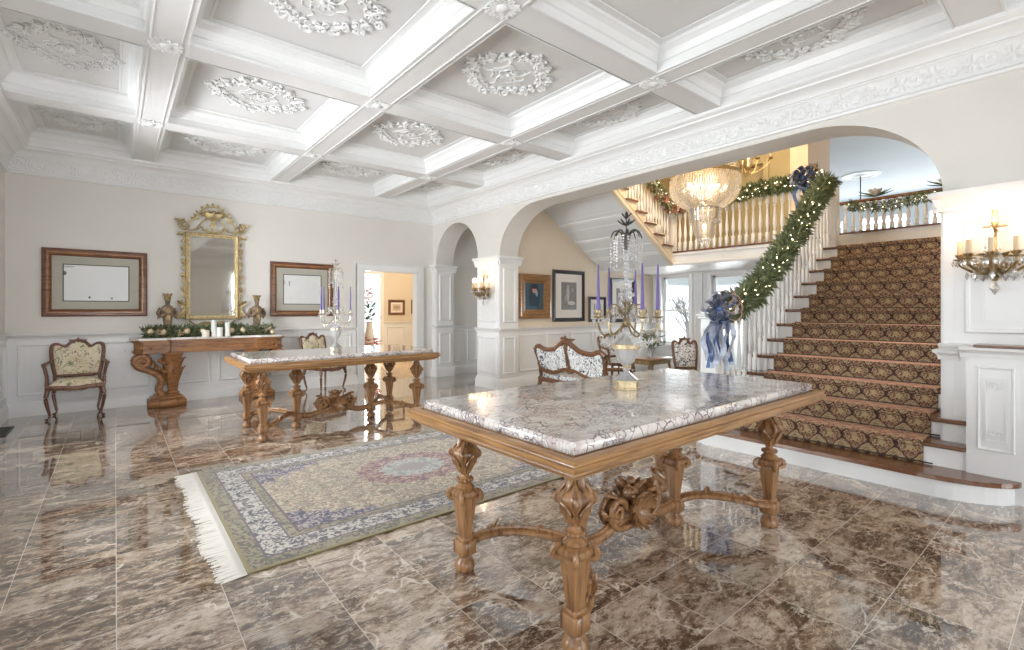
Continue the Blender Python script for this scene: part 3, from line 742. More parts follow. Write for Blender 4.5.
# ================================================================== CARVED TABLES
def volutes(b, z, r, s, th=.011):
    for k in range(4):
        a = PI/4+k*PI/2; c = (r*cos(a), r*sin(a), z)
        pts = []; rad = []
        for i in range(11):
            t = i/10; g = PI*.6-t*1.9*PI; q = s*(1-.7*t)
            pts.append((c[0]+q*cos(g)*cos(a), c[1]+q*cos(g)*sin(a), z+q*sin(g))); rad.append(th*(1-.2*t))
        b.tube(pts, rad, 6, (1, 1.3), up=(-sin(a), cos(a), 0))
def leg_mesh():
    b = MB()
    sq = lambda a, z: square(a+0, z)
    b.lathe([(.028, 0), (.048, .006), (.056, .03), (.048, .055), (.034, .065), (.03, .075), (.044, .085), (.044, .095)], 20)
    b.box(-.046, .046, -.046, .046, .092, .165, bev=.005); b.box(-.036, .036, -.036, .036, .16, .185, bev=.006)
    for r0, r1, z0, z1 in ((.027, .050, .183, .398),):             # tapering square shaft with sunk faces
        b.lathe([(r0, z0), (r1, z1)], 32, shape=lambda a, z: square(a, z, 12)*(1-.07*(abs(math.fmod(a+PI/4, PI/2)-PI/4) < .42)))
    b.lathe([(.050, .392), (.058, .40), (.064, .415), (.060, .432), (.045, .44)], 24, shape=lambda a, z: square(a, z, 5))
    volutes(b, .402, .066, .030, .013)
    b.lathe([(.045, .438), (.052, .452), (.040, .464), (.030, .472), (.034, .480), (.046, .490), (.030, .503), (.021, .51), (.020, .518)], 20)
    for k in range(12): a = 2*PI*k/12; b.ball((.039*cos(a), .039*sin(a), .490), (.010, .010, .012), 6, 4)
    lobe = lambda a, z: (1+.07*cos(8*a))*square(a, z, 3.2)
    b.lathe([(.019, .515), (.024, .53), (.038, .565), (.058, .605), (.067, .630), (.058, .650), (.040, .668), (.030, .69), (.024, .715), (.024, .75)], 40, shape=lobe)
    volutes(b, .628, .064, .020, .010)
    for k in range(4):
        a = k*PI/2
        b.leaf((.028*cos(a), .028*sin(a), .53), (.36*cos(a), .36*sin(a), 1), (cos(a), sin(a), .0), .118, .030, .42, .008, 8, 2)
        b.leaf((.026*cos(a), .026*sin(a), .745), (.10*cos(a), .10*sin(a), -1), (cos(a), sin(a), 0), .085, .022, .5, .006, 6, 2)
        a += PI/4
        b.leaf((.026*cos(a), .026*sin(a), .525), (.40*cos(a), .40*sin(a), 1), (cos(a), sin(a), .0), .075, .018, .5, .007, 6, 1)
        b.tube([(.040*cos(a), .040*sin(a), .69), (.058*cos(a), .058*sin(a), .668), (.070*cos(a), .070*sin(a), .640)], [.008, .010, .008], 6)
    b.lathe([(.024, .742), (.046, .75), (.052, .765), (.046, .778), (.048, .80)], 20)
    return b.mesh('leg', m_oak, 45)
LEG = leg_mesh()
def cart_mesh():
    """carved shell and acanthus cluster standing on the stretcher"""
    b = MB(); R = random.Random(3)
    b.ball((0, 0, .21), (.10, .055, .075), 14, 10); b.ball((0, 0, .30), (.055, .05, .07), 12, 8)
    for s in (-1, 1):
        for k in range(9):                                       # fan of ribs
            a = -1.15+k*2.3/8
            b.leaf((.02*sin(a), s*.03, .22), (sin(a), s*.35, cos(a)), (0, s, 0), .165-.03*abs(a), .030, .62, .010, 7, 2)
        for k in range(5):
            a = PI+(-.9+k*.45); b.leaf((0, s*.035, .22), (sin(a)*1.2, s*.5, cos(a)*.7), (0, s, 0), .12, .030, .7, .010, 6, 2)
    for s in (-1, 1):                                            # side scrolls and leaves
        for y in (-.035, .035):
            b.scroll((s*.165, y, .25), .078, .021, 'xz', 1.5, -s, PI*.5+s*PI*.5, 7, steps=18)
            b.tube(bez((s*.03, y, .17), (s*.10, y, .13), (s*.20, y, .14), (s*.235, y, .25), 8), [.022, .024, .02, .018, .018, .017, .016, .016, .016], 7)
        b.leaf((s*.09, 0, .27), (s*.8, 0, .9), (s, 0, -.4), .17, .05, .8, .012, 8, 2)
        b.leaf((s*.12, 0, .19), (s, 0, .25), (0, 0, 1), .17, .045, .7, .012, 8, 2)
        b.leaf((s*.12, 0, .22), (s*.9, .5, .5), (s, 0, -.5), .13, .035, .8, .01, 7, 2); b.leaf((s*.12, 0, .22), (s*.9, -.5, .5), (s, 0, -.5), .13, .035, .8, .01, 7, 2)
    for k in range(7):
        a = 2*PI*k/7; b.leaf((.02*cos(a), .02*sin(a), .33), (.7*cos(a), .5*sin(a), 1), (cos(a), sin(a), 0), .085, .030, .8, .010, 7, 2)
    b.ball((0, 0, .385), .028, 10, 8)
    for k in range(10): b.ball((R.uniform(-.07, .07), R.choice((-1, 1))*.055, R.uniform(.20, .34)), .016, 7, 5)
    return b.mesh('carved_cluster', m_oak, 60)
CART = cart_mesh()
LX, LY, IX = .91, .405, .46
def carved_table(name, label, cx, cy, x0, x1, y0, y1):
    t = thing(name, label, 'table', (cx, cy, 0), 0, None)
    b = MB(); z0, z1 = .785, .845
    T = Matrix.Translation((0, 0, 0)); P = [(.075, .772), (.055, .772), (.050, .785), (.030, .790), (.022, .800), (.014, .802), (.016, .810), (.004, .816), (.0, .826), (.002, .838), (.010, .840), (.012, .846), (.006, .850), (.006, .858), (.014, .862), (.055, .860)]
    P = [(d, z-.020) for d, z in P]
    vs = []
    for d, z in P: vs += [(x0+d, y0+d, z), (x1-d, y0+d, z), (x1-d, y1-d, z), (x0+d, y1-d, z)]
    n = len(P)
    for side, mi in ((0, 0), (2, 0), (1, 1), (3, 1)):
        b.k = mi; q = []
        for j in range(n): q += [vs[j*4+side], vs[j*4+(side+1) % 4]]
        b.add(q, [(2*j, 2*j+1, 2*j+3, 2*j+2) for j in range(n-1)])
    b.k = 0; b.box(x0+.07, x1-.07, y0+.07, y1-.07, .755, .842)
    b.build('table_frame', [m_oakx, m_oaky], t, smooth=35)
    b = MB(); b.box(x0+.065, x1-.065, y0+.065, y1-.065, .836, .890, bev=.010); b.build('marble_top', m_marble, t)
    for px, py in [(sx*LX, sy*LY) for sx in (-1, 1) for sy in (-1, 1)]+[(-IX, 0), (IX, 0)]:
        o = bpy.data.objects.new('leg', LEG); COL.objects.link(o); o.parent = t; o.location = (px, py, 0)
    for s in (-1, 1):
        for q in (-1, 1):
            b = MB(); c = bez((s*LX, q*LY, .135), (s*(LX-.20), q*LY*1.05, .185), (s*(LX-.30), q*.08, .245), (s*IX, 0, .145), 18)
            b.tube(c, [.034-.006*sin(PI*i/18) for i in range(19)], 8, (.8, 1.0)); c2 = [(x, y, z+.022) for x, y, z in c]
            b.tube(c2, .011, 6)
            for i in (5, 6, 7, 8): b.ball((c[i][0], c[i][1], c[i][2]+.032), .012, 7, 5)
            b.scroll((c[12][0], c[12][1], c[12][2]+.03), .028, .010, 'xz', 1.1, s, 0, 6, steps=9)
            b.leaf(c[3], (-s, -q*.3, .5), (0, 0, 1), .13, .026, .6, .008, 6, 2)
            b.build('stretcher', m_oak, t, smooth=50)
    b = MB(); c = catmull([(-IX, 0, .145), (-.30, 0, .13), (-.16, 0, .165), (0, 0, .185), (.16, 0, .165), (.30, 0, .13), (IX, 0, .145)], 5)
    b.tube(c, .032, 8); b.tube([(p[0], p[1], p[2]+.026) for p in c], .013, 6); b.lathe([(.05, .125), (.05, .165), (.02, .18)], 16, (0, 0, 0)); b.build('centre_stretcher', m_oak, t, smooth=50)
    o = bpy.data.objects.new('carved_cluster', CART); COL.objects.link(o); o.parent = t
    return t
carved_table('marble_top_table', 'large carved wooden table with veined marble top nearest the camera', 2.37, 1.78, -1.08, 1.44, -.56, .74)
carved_table('marble_top_table', 'carved wooden table with veined marble top farther back, before the console', 2.13, 6.08, -1.12, 1.17, -.57, .62)

# ================================================================== CANDELABRA
def candelabrum(name, label, loc, cand, s=1.0, rz=0, gold=m_gold, brass=m_brass):
    """cut-glass urn on a gilt box, curved arms with lavender candles, a fountain of crystals above"""
    t = thing(name, label, 'candelabrum', loc, rz)
    oc = lambda a, z: square(a, z, 4)
    b = MB(); b.lathe([(.080*s, 0), (.083*s, .004), (.083*s, .010), (.076*s, .014), (.076*s, .048), (.083*s, .052), (.083*s, .060)], 8); b.build('gilt_base', gold, t, smooth=0)
    b = MB(); b.lathe([(.078*s, .060), (.055*s, .078), (.030*s, .10), (.018*s, .115), (.024*s, .125), (.018*s, .135), (.016*s, .15)], 10)
    b.lathe([(.020*s, .148), (.050*s, .175), (.074*s, .225), (.082*s, .262)], 10)
    b.lathe([(.080*s, .286), (.064*s, .305), (.036*s, .325), (.022*s, .345), (.026*s, .36), (.018*s, .375), (.018*s, .40)], 10)
    b.build('glass_urn', m_vase, t, smooth=0)
    b = MB(); b.lathe([(.082*s, .258), (.086*s, .262), (.086*s, .288), (.080*s, .292)], 20)
    for k in range(20): a = 2*PI*k/20; b.ball((.087*s*cos(a), .087*s*sin(a), .275), .006*s, 5, 4)
    b.build('gilt_band', gold, t)
    b = MB(); b.lathe([(.020*s, .135), (.028*s, .142), (.020*s, .15)], 12); b.build('gilt_collar', gold, t)
    b = MB(); b.lathe([(.012, .39), (.024*s, .41), (.018*s, .43), (.022*s, .45), (.030*s, .48), (.024*s, .51), (.016*s, .53), (.026*s, .55), (.03*s, .565), (.010, .58)], 14)
    for k in range(6): a = k*PI/3; b.leaf((.012*cos(a), .012*sin(a), .44), (cos(a)*.5, sin(a)*.5, 1), (cos(a), sin(a), 0), .12*s, .018*s, .8, .005, 6, 2)
    b.build('gilt_stem', brass, t)
    for ang, zc in cand:
        ca, sa_ = cos(ang), sin(ang); R = .20*s
        b = MB(); P = [(.018, .43), (.06, .375), (.12, .345), (.175, .36), (.20, .42), (.20, .462)]
        b.tube(catmull([(r*s*ca, r*s*sa_, z+zc) for r, z in P], 4), .0065*s, 6)
        b.tube(catmull([(r*s*ca, r*s*sa_, z+zc) for r, z in [(.02, .46), (.05, .53), (.10, .545), (.13, .50), (.11, .47), (.09, .48)]], 4), .0045*s, 5)
        T = Matrix.Translation((R*ca, R*sa_, 0)); b.lathe([(.004, .455+zc), (.034*s, .465+zc), (.036*s, .470+zc), (.016, .472+zc), (.016*s, .485+zc), (.022*s, .50+zc), (.018*s, .512+zc), (.014, .512+zc)], 12, T=T)
        b.build('arm', brass, t)
        b = MB(); b.lathe([(.0125*s, .505+zc), (.0125*s, .53+zc), (.005, .790+zc), (.002, .80+zc)], 10, T=T); b.build('candle', m_purple, t)
        b = MB()
        for k in range(8): a = 2*PI*k/8; b.drop((R*ca+.034*s*cos(a), R*sa_+.034*s*sin(a), .464+zc), .007*s, .045*s)
        for r, z in ((.05, .385), (.07, .365), (.095, .35), (.12, .34), (.145, .345), (.165, .35), (.19, .40)): b.drop((r*s*ca, r*s*sa_, z+zc-.004), .014*s, .062*s)
        for r, z in ((.10, .545), (.07, .54), (.13, .50), (.045, .52)): b.drop((r*s*ca, r*s*sa_, z+zc-.004), .014*s, .068*s)
        b.drop((.125*s*ca, .125*s*sa_, .50+zc), .009*s, .05*s); b.build('crystal_drop', m_crys, t, smooth=0)['kind'] = 'stuff'
    b = MB(); b.lathe([(.018*s, .58)]+[((.018 if k % 2 else .012)*s, .60+.0135*k) for k in range(21)]+[(.018*s, .885), (.010, .90)], 10); b.build('glass_column', m_crysw if False else m_vase, t, smooth=0)
    b = MB()
    b.tube([(0, 0, .88), (0, 0, 1.02)], .006*s, 6)
    for k in range(8):
        a = 2*PI*k/8
        b.tube(catmull([(.008*cos(a), .008*sin(a), .90), (.03*s*cos(a), .03*s*sin(a), 1.005), (.075*s*cos(a), .075*s*sin(a), 1.02), (.10*s*cos(a), .10*s*sin(a), .975)], 4), .0045*s, 5)
    for k in range(6): a = 2*PI*k/6; b.leaf((.006*cos(a), .006*sin(a), 1.06), (cos(a), sin(a), .5), (0, 0, 1), .060*s, .010*s, .5, .004, 5, 1)
    for k in range(5): a = 2*PI*k/5+.3; b.leaf((.004*cos(a), .004*sin(a), 1.10), (cos(a)*.7, sin(a)*.7, 1), (cos(a), sin(a), 0), .045*s, .009*s, .5, .004, 5, 1)
    b.tube([(0, 0, 1.01), (0, 0, 1.12)], .004*s, 6); b.ball((0, 0, 1.13), (.008*s, .008*s, .018), 7, 6)
    b.build('finial', m_iron if s == 1.0 else m_silver, t)
    b = MB()
    for k in range(16):                                          # strings of beads
        a = 2*PI*k/16; r0 = (.10 if k % 2 == 0 else .07)*s; zt = .972 if k % 2 == 0 else .985; m = 9 if k % 2 == 0 else 7
        for j in range(m): b.ball((r0*cos(a), r0*sin(a), zt-.019*j), .0075*s, 5, 4)
        b.drop((r0*cos(a), r0*sin(a), zt-.019*m+.008), .010*s, .04*s)
    for k in range(12):
        a = 2*PI*k/12+.2
        for j in range(6): b.drop(((.035+.012*(j % 2))*s*cos(a), (.035+.012*(j % 2))*s*sin(a), .66-.035*j), .008*s, .034*s)
    b.build('crystal_string', m_crys, t, smooth=0)['kind'] = 'stuff'
    return t
# arm angles are chosen in the world so that the candles spread as photographed
def aang(px, near, turn=-.232):
    v = max(-1, min(1, px/29.5)); g = math.acos(v); c0 = math.atan2(-.633, .774)+turn; return c0-g if near else c0+g
candelabrum('candelabrum', 'tall crystal candelabrum with lavender candles on the nearest marble table', (2.56, 1.96, .89),
            [(aang(-25.5, True), 0), (aang(-17, False), .0), (aang(9, False), 0), (aang(14, True), 0), (aang(28.5, True), 0)], 1.0, 0, m_palegold, m_bronze)
candelabrum('candelabrum', 'crystal candelabrum with lavender candles on the far marble table', (2.10, 5.98, .89),
            [(aang(-29, True, .354), 0), (aang(-24, False, .354), 0), (aang(6, False, .354), 0), (aang(4, True, .354), 0), (aang(29, True, .354), 0)], .86, 0, m_silver, m_silver)

# ================================================================== RUG
hx, hy = 1.51, 1.04
t = thing('persian_rug', 'patterned Persian rug with pale fringe on the marble floor', 'rug', (2.05, 3.90, 0))
b = MB(); b.box(-hx, hx, -hy, hy, .002, .012, bev=.003); b.build('rug_pile', rug_mat(hx, hy), t, smooth=0)
m_fringe = flat('ivory_fringe', (.80, .76, .70), .9)
for s in (-1, 1):
    b = MB(); R = random.Random(5+s)
    for i in range(420):
        y = -hy+2*hy*(i+.5)/420; L = .125+R.uniform(-.02, .03)+.015*sin(y*9); dy = R.uniform(-.012, .012); wv = .0042
        x0 = s*hx; vs = []
        for x, yy, z in ((0, 0, .010), (.03, dy*.2, .008), (L, dy, .004)):
            vs += [(x0+s*x, y+yy-wv, z), (x0+s*x, y+yy+wv, z), (x0+s*x, y+yy+wv, z-.004 if z > .005 else .001), (x0+s*x, y+yy-wv, z-.004 if z > .005 else .001)]
        b.add(vs, [(0, 1, 5, 4), (1, 2, 6, 5), (2, 3, 7, 6), (3, 0, 4, 7), (4, 5, 9, 8), (5, 6, 10, 9), (6, 7, 11, 10), (7, 4, 8, 11), (8, 9, 10, 11)])
    b.build('fringe', m_fringe, t, smooth=0)['kind'] = 'stuff'

# ================================================================== CHAIRS
def cabriole(x, y, h, sx, sy, r=.022):
    b = MB(); P = [(x, y, h), (x+sx*.012, y+sy*.012, h-.06), (x+sx*.022, y+sy*.022, h*.68), (x+sx*.004, y+sy*.004, h*.38), (x-sx*.012, y-sy*.012, h*.16), (x-sx*.002, y-sy*.002, .03), (x+sx*.012, y+sy*.012, .012)]
    c = catmull(P, 4); n = len(c)
    rad = [r*(1.35-.9*min(1, i/n*1.25)+(.35 if i > n*.9 else 0)) for i in range(n)]
    b.tube(c, rad, 8); b.ball((x+sx*.012, y+sy*.012, .018), (.020, .020, .017), 8, 6); return b
def outline_back(w, h0, h1, crest=.05, n=10):
    """serpentine outline of a chair back, from bottom left round to bottom right"""
    hw = w/2
    return catmull([(-hw*.86, h0), (-hw*.96, h0+(h1-h0)*.35), (-hw*1.02, h0+(h1-h0)*.72), (-hw*.99, h1-.01), (-hw*.80, h1+.005), (-hw*.52, h1-.035), (-hw*.25, h1+crest*.6), (0, h1+crest),
                    (hw*.25, h1+crest*.6), (hw*.52, h1-.035), (hw*.80, h1+.005), (hw*.99, h1-.01), (hw*1.02, h1-(h1-h0)*.28), (hw*.96, h0+(h1-h0)*.35), (hw*.86, h0)], 4)
def armchair(name, label, loc, rz, w=.60, d=.52, sh=.44, bh=.92, arms=True, fab=m_floral, wd=m_walnut, cat='armchair'):
    t = thing(name, label, cat, loc, rz); hw, hd = w/2, d/2
    for x, y, sx, sy in ((-hw+.02, -hd+.02, -1, -1), (hw-.02, -hd+.02, 1, -1), (-hw+.06, hd-.03, -1, 1), (hw-.06, hd-.03, 1, 1)):
        cabriole(x, y, sh-.05, sx, sy).build('leg', wd, t, smooth=60)
    b = MB(); pts = catmull([(-hw, -hd, 0), (-hw*.5, -hd-.015, -.01), (0, -hd-.03, -.03), (hw*.5, -hd-.015, -.01), (hw, -hd, 0)], 5)
    b.tube([(p.x, p.y, sh-.045+p.z*.6) for p in pts], .028, 8, (1.1, .6))
    for s in (-1, 1): b.tube([(s*hw, -hd, sh-.045), (s*(hw-.005), 0, sh-.04), (s*(hw-.04), hd, sh-.045)], .026, 8, (1.1, .6))
    b.tube([(-hw+.04, hd, sh-.045), (hw-.04, hd, sh-.045)], .026, 8, (1.1, .6))
    for k in (-1, 1): b.leaf((0, -hd-.035, sh-.07), (k, 0, -.1), (0, -1, 0), .12, .02, .3, .006, 6, 2)
    b.ball((0, -hd-.04, sh-.07), (.025, .012, .022), 8, 6); b.build('seat_rail', wd, t, smooth=60)
    b = MB(); n = 14; vs = []; fs = []
    for j in range(n+1):
        for i in range(n+1):
            u, v = -1+2*i/n, -1+2*j/n; k = 1-.07*(v+1)
            z = sh-.03+.075*(1-u**6)*(1-v**6)
            vs.append(((hw-.005)*u*k, (hd-.005)*v-.02*(1-u*u)*(v < 0)*(-v), z))
    for j in range(n):
        for i in range(n): q = j*(n+1)+i; fs.append((q, q+1, q+n+2, q+n+1))
    b.add(vs, fs); b.box(-hw+.03, hw-.03, -hd+.02, hd-.02, sh-.05, sh-.02); b.build('seat', fab, t, smooth=60)
    o2 = outline_back(w*.92, sh+.07, bh); lean = lambda z: hd-.04+(z-sh)*.20
    b = MB(); pts = [(p[0], lean(p[1]), p[1]) for p in o2]; pts.append((0, lean(sh+.05), sh+.055)); b.tube(pts, .022, 8, (1, 1.2), closed=True, up=(0, 1, 0))
    for s in (-1, 1): b.tube([(s*(hw*.80), hd-.03, sh-.05), (s*hw*.82, lean(sh+.08), sh+.09)], .02, 8)
    for k in (-1, 0, 1): b.leaf((k*.03, lean(bh+.03)-.02, bh+.02), (k, 0, .8), (0, -1, 0), .08, .02, .5, .006, 5, 2)
    b.build('back_frame', wd, t, smooth=60)
    b = MB(); q = [(p[0]*.97, p[1]*1.0) for p in o2]; n = len(q); c0 = (0, sh+.07+(bh-sh-.07)*.5)
    rings = [(1.0, 0), (.93, .022), (.6, .036), (0.02, .040)]
    vs = []; fs = []
    for k, dd in rings:
        for p in q:
            x = c0[0]+(p[0]-c0[0])*k; z = c0[1]+(p[1]-c0[1])*k; vs.append((x, lean(z)-dd, z))
    for k in range(3):
        for i in range(n): i2 = (i+1) % n; fs.append((k*n+i, k*n+i2, k*n+n+i2, k*n+n+i))
    vs2 = [(x, y+.02+.0, z) for x, y, z in vs[:n]]; b.add(vs, fs); b.add([(p[0], lean(p[1])+.012, p[1]) for p in q], [tuple(range(n))]); b.build('backrest', fab, t, smooth=60)
    if arms:
        for s in (-1, 1):
            b = MB(); c = catmull([(s*hw*.88, lean(sh+.28), sh+.27), (s*(hw+.01), .06, sh+.245), (s*(hw+.03), -hd*.35, sh+.235), (s*(hw+.02), -hd*.62, sh+.20), (s*(hw-.0), -hd*.55, sh+.08), (s*(hw-.0), -hd*.62, sh-.04)], 5)
            b.tube(c, [.020]*len(c), 8); b.ball(c[10], (.028, .028, .024), 8, 6); b.build('arm', wd, t, smooth=60)
    return t
armchair('tapestry_armchair', 'carved walnut armchair in cream floral tapestry, left of the console table', (-.39, 8.62, 0), 0, .56, .44, .46, .93)
armchair('tapestry_chair', 'carved chair in cream floral tapestry between console and doorway, behind far table', (2.78, 8.50, 0), .42, .54, .46, .46, .93, False, cat='chair')
# settee and chairs of the stair hall
armchair('side_chair', 'small carved mahogany chair with black and cream back, left of the ribboned newel', (6.90, 4.09, 0), -.75, .385, .40, .42, .885, False, m_paisley, m_mahog, 'chair')
armchair('parlour_armchair', 'dark carved armchair half hidden behind the near candelabrum', (7.55, 6.02, 0), -.3, .50, .46, .42, .86, True, m_paisley, m_mahog)
def settee():
    t = thing('settee', 'carved mahogany settee with black and cream paisley upholstery, its back to the large rug', 'settee', (5.07, 4.60, 0), PI/2-.12)
    W, D, sh = 1.46, .50, .42; hw, hd = W/2, D/2
    for x, y, sx, sy in ((-hw+.04, -hd, -1, -1), (0, -hd-.01, 0, -1), (hw-.04, -hd, 1, -1), (-hw+.04, hd, -1, 1), (hw-.04, hd, 1, 1)):
        cabriole(x, y, sh-.05, sx, sy, .026).build('leg', m_mahog, t, smooth=60)
    b = MB(); c = catmull([(-hw, -hd, sh-.04), (-hw/2, -hd-.02, sh-.07), (0, -hd-.02, sh-.04), (hw/2, -hd-.02, sh-.07), (hw, -hd, sh-.04)], 6); b.tube(c, .032, 8, (1.2, .7))
    b.tube([(-hw, -hd, sh-.04), (-hw, hd, sh-.04), (hw, hd, sh-.04), (hw, -hd, sh-.04)], .03, 8, (1.2, .7)); b.build('seat_rail', m_mahog, t, smooth=60)
    b = MB(); b.box(-hw+.02, hw-.02, -hd, hd-.02, sh-.05, sh+.05, bev=.03); b.build('seat', m_paisley, t)
    lean = lambda z: hd-.03+(z-sh)*.22
    top = catmull([(-hw-.02, .82), (-hw*.90, .87), (-hw*.68, .83), (-hw*.38, .85), (-.12, .93), (0, .98), (.12, .93), (hw*.38, .85), (hw*.68, .83), (hw*.90, .87), (hw+.02, .82)], 5)
    b = MB(); b.tube([(p[0], lean(p[1]), p[1]) for p in top], .030, 8, (1, 1.2), up=(0, 1, 0))
    bot = catmull([(-hw*.98, .62), (-hw*.9, .53), (-hw*.62, .50), (-hw*.40, .53), (-.12, .58), (0, .55), (.12, .58), (hw*.40, .53), (hw*.62, .50), (hw*.9, .53), (hw*.98, .62)], 5)
    b.tube([(p[0], lean(p[1]), p[1]) for p in bot], .028, 8, (1, 1.2), up=(0, 1, 0))
    for s in (-1, 1): b.tube(catmull([(s*(hw-.02), lean(sh), sh-.05), (s*(hw-.03), lean(.62), .62), (s*(hw+.02), lean(.80), .80)], 5), .028, 8)
    b.tube([(0, lean(.56), .56), (0, lean(.95), .95)], .030, 8, (1, .8))
    for k in (-1, 1): b.leaf((0, lean(.97)-.02, .97), (k, 0, .25), (0, -1, 0), .16, .03, .5, .008, 7, 2); b.scroll((k*.05, lean(1.0), 1.0), .035, .011, 'xz', 1.2, k, 0, 6)
    b.ball((0, lean(1.0), 1.03), .025, 8, 6)
    b.build('back_frame', m_mahog, t, smooth=60)
    for s in (-1, 1):
        b = MB(); P = catmull([(s*.05, .60), (s*.05, .90), (s*hw*.38, .82), (s*hw*.66, .80), (s*hw*.86, .84), (s*hw*.96, .80), (s*hw*.92, .62), (s*hw*.82, .56), (s*hw*.55, .53), (s*.12, .60), (s*.05, .60)], 4)[:-1]
        n = len(P); cx = sum(p.x for p in P)/n; cz = sum(p.y for p in P)/n; vs = []; fs = []
        for k, dd in ((1, .0), (.9, .03), (.5, .042), (.02, .045)):
            for p in P: z = cz+(p.y-cz)*k; vs.append((cx+(p.x-cx)*k, lean(z)-dd, z))
        for k in range(3):
            for i in range(n): i2 = (i+1) % n; fs.append((k*n+i, k*n+i2, k*n+n+i2, k*n+n+i))
        b.add(vs, fs); b.add([(p.x, lean(p.y)+.02, p.y) for p in P], [tuple(range(n))]); b.build('backrest', m_paisley, t, smooth=60)
        b = MB(); b.tube(catmull([(s*(hw-.01), lean(.66), .66), (s*(hw+.0), 0, .64), (s*(hw-.01), -hd*.7, .60), (s*(hw-.02), -hd*.75, .45), (s*(hw-.02), -hd*.9, .36)], 5), .024, 8); b.build('arm', m_mahog, t, smooth=60)
settee()
# low table with vase of lilies
t = thing('side_table', 'low gilded side table holding the lilies in the stair hall', 'table', (7.25, 5.02, 0))
b = MB(); b.box(-.34, .34, -.22, .22, .54, .57, bev=.01); b.build('table_top', m_oakx, t)
b = MB(); b.box(-.31, .31, -.19, .19, .47, .54); b.build('apron', m_gold, t)
for sx in (-1, 1):
    for sy in (-1, 1): cabriole(sx*.28, sy*.16, .50, sx, sy, .02).build('leg', m_oak, t)
def lilies():
    t = thing('lily_vase', 'glass vase of white lilies on the low gilded table', 'flowers in vase', (7.22, 5.0, .571)); R = random.Random(2)
    b = MB(); b.lathe([(.045, 0), (.05, .01), (.035, .05), (.05, .12), (.07, .17), (.075, .175), (.065, .17), (.045, .12), (.03, .05), (.03, .02)], 14); b.build('vase', m_vase, t)
    bl = MB(); lf = MB()
    for k in range(16):
        a = R.uniform(0, 2*PI); r = R.uniform(.04, .22); z = .26+R.uniform(-.03, .26); p = (r*cos(a), r*sin(a), z)
        lf.tube([(0, 0, .12), (p[0]*.4, p[1]*.4, z*.6), p], .004, 4)
        for q in range(3): a2 = R.uniform(0, 6.3); lf.leaf((p[0]*.7, p[1]*.7, z*.8), (cos(a2), sin(a2), .2), (0, 0, 1), .14, .02, .3, .002, 5, 0)
        if k < 11:
            for q in range(6): a2 = q*PI/3+R.random(); bl.leaf(p, (cos(a2)*.9, sin(a2)*.9, .8), (cos(a2), sin(a2), -.3), .10, .022, .5, .002, 5, 0)
    lf.build('leaves', m_leaf, t); bl.build('lily_bloom', m_whitefl, t)['kind'] = 'stuff'
lilies()

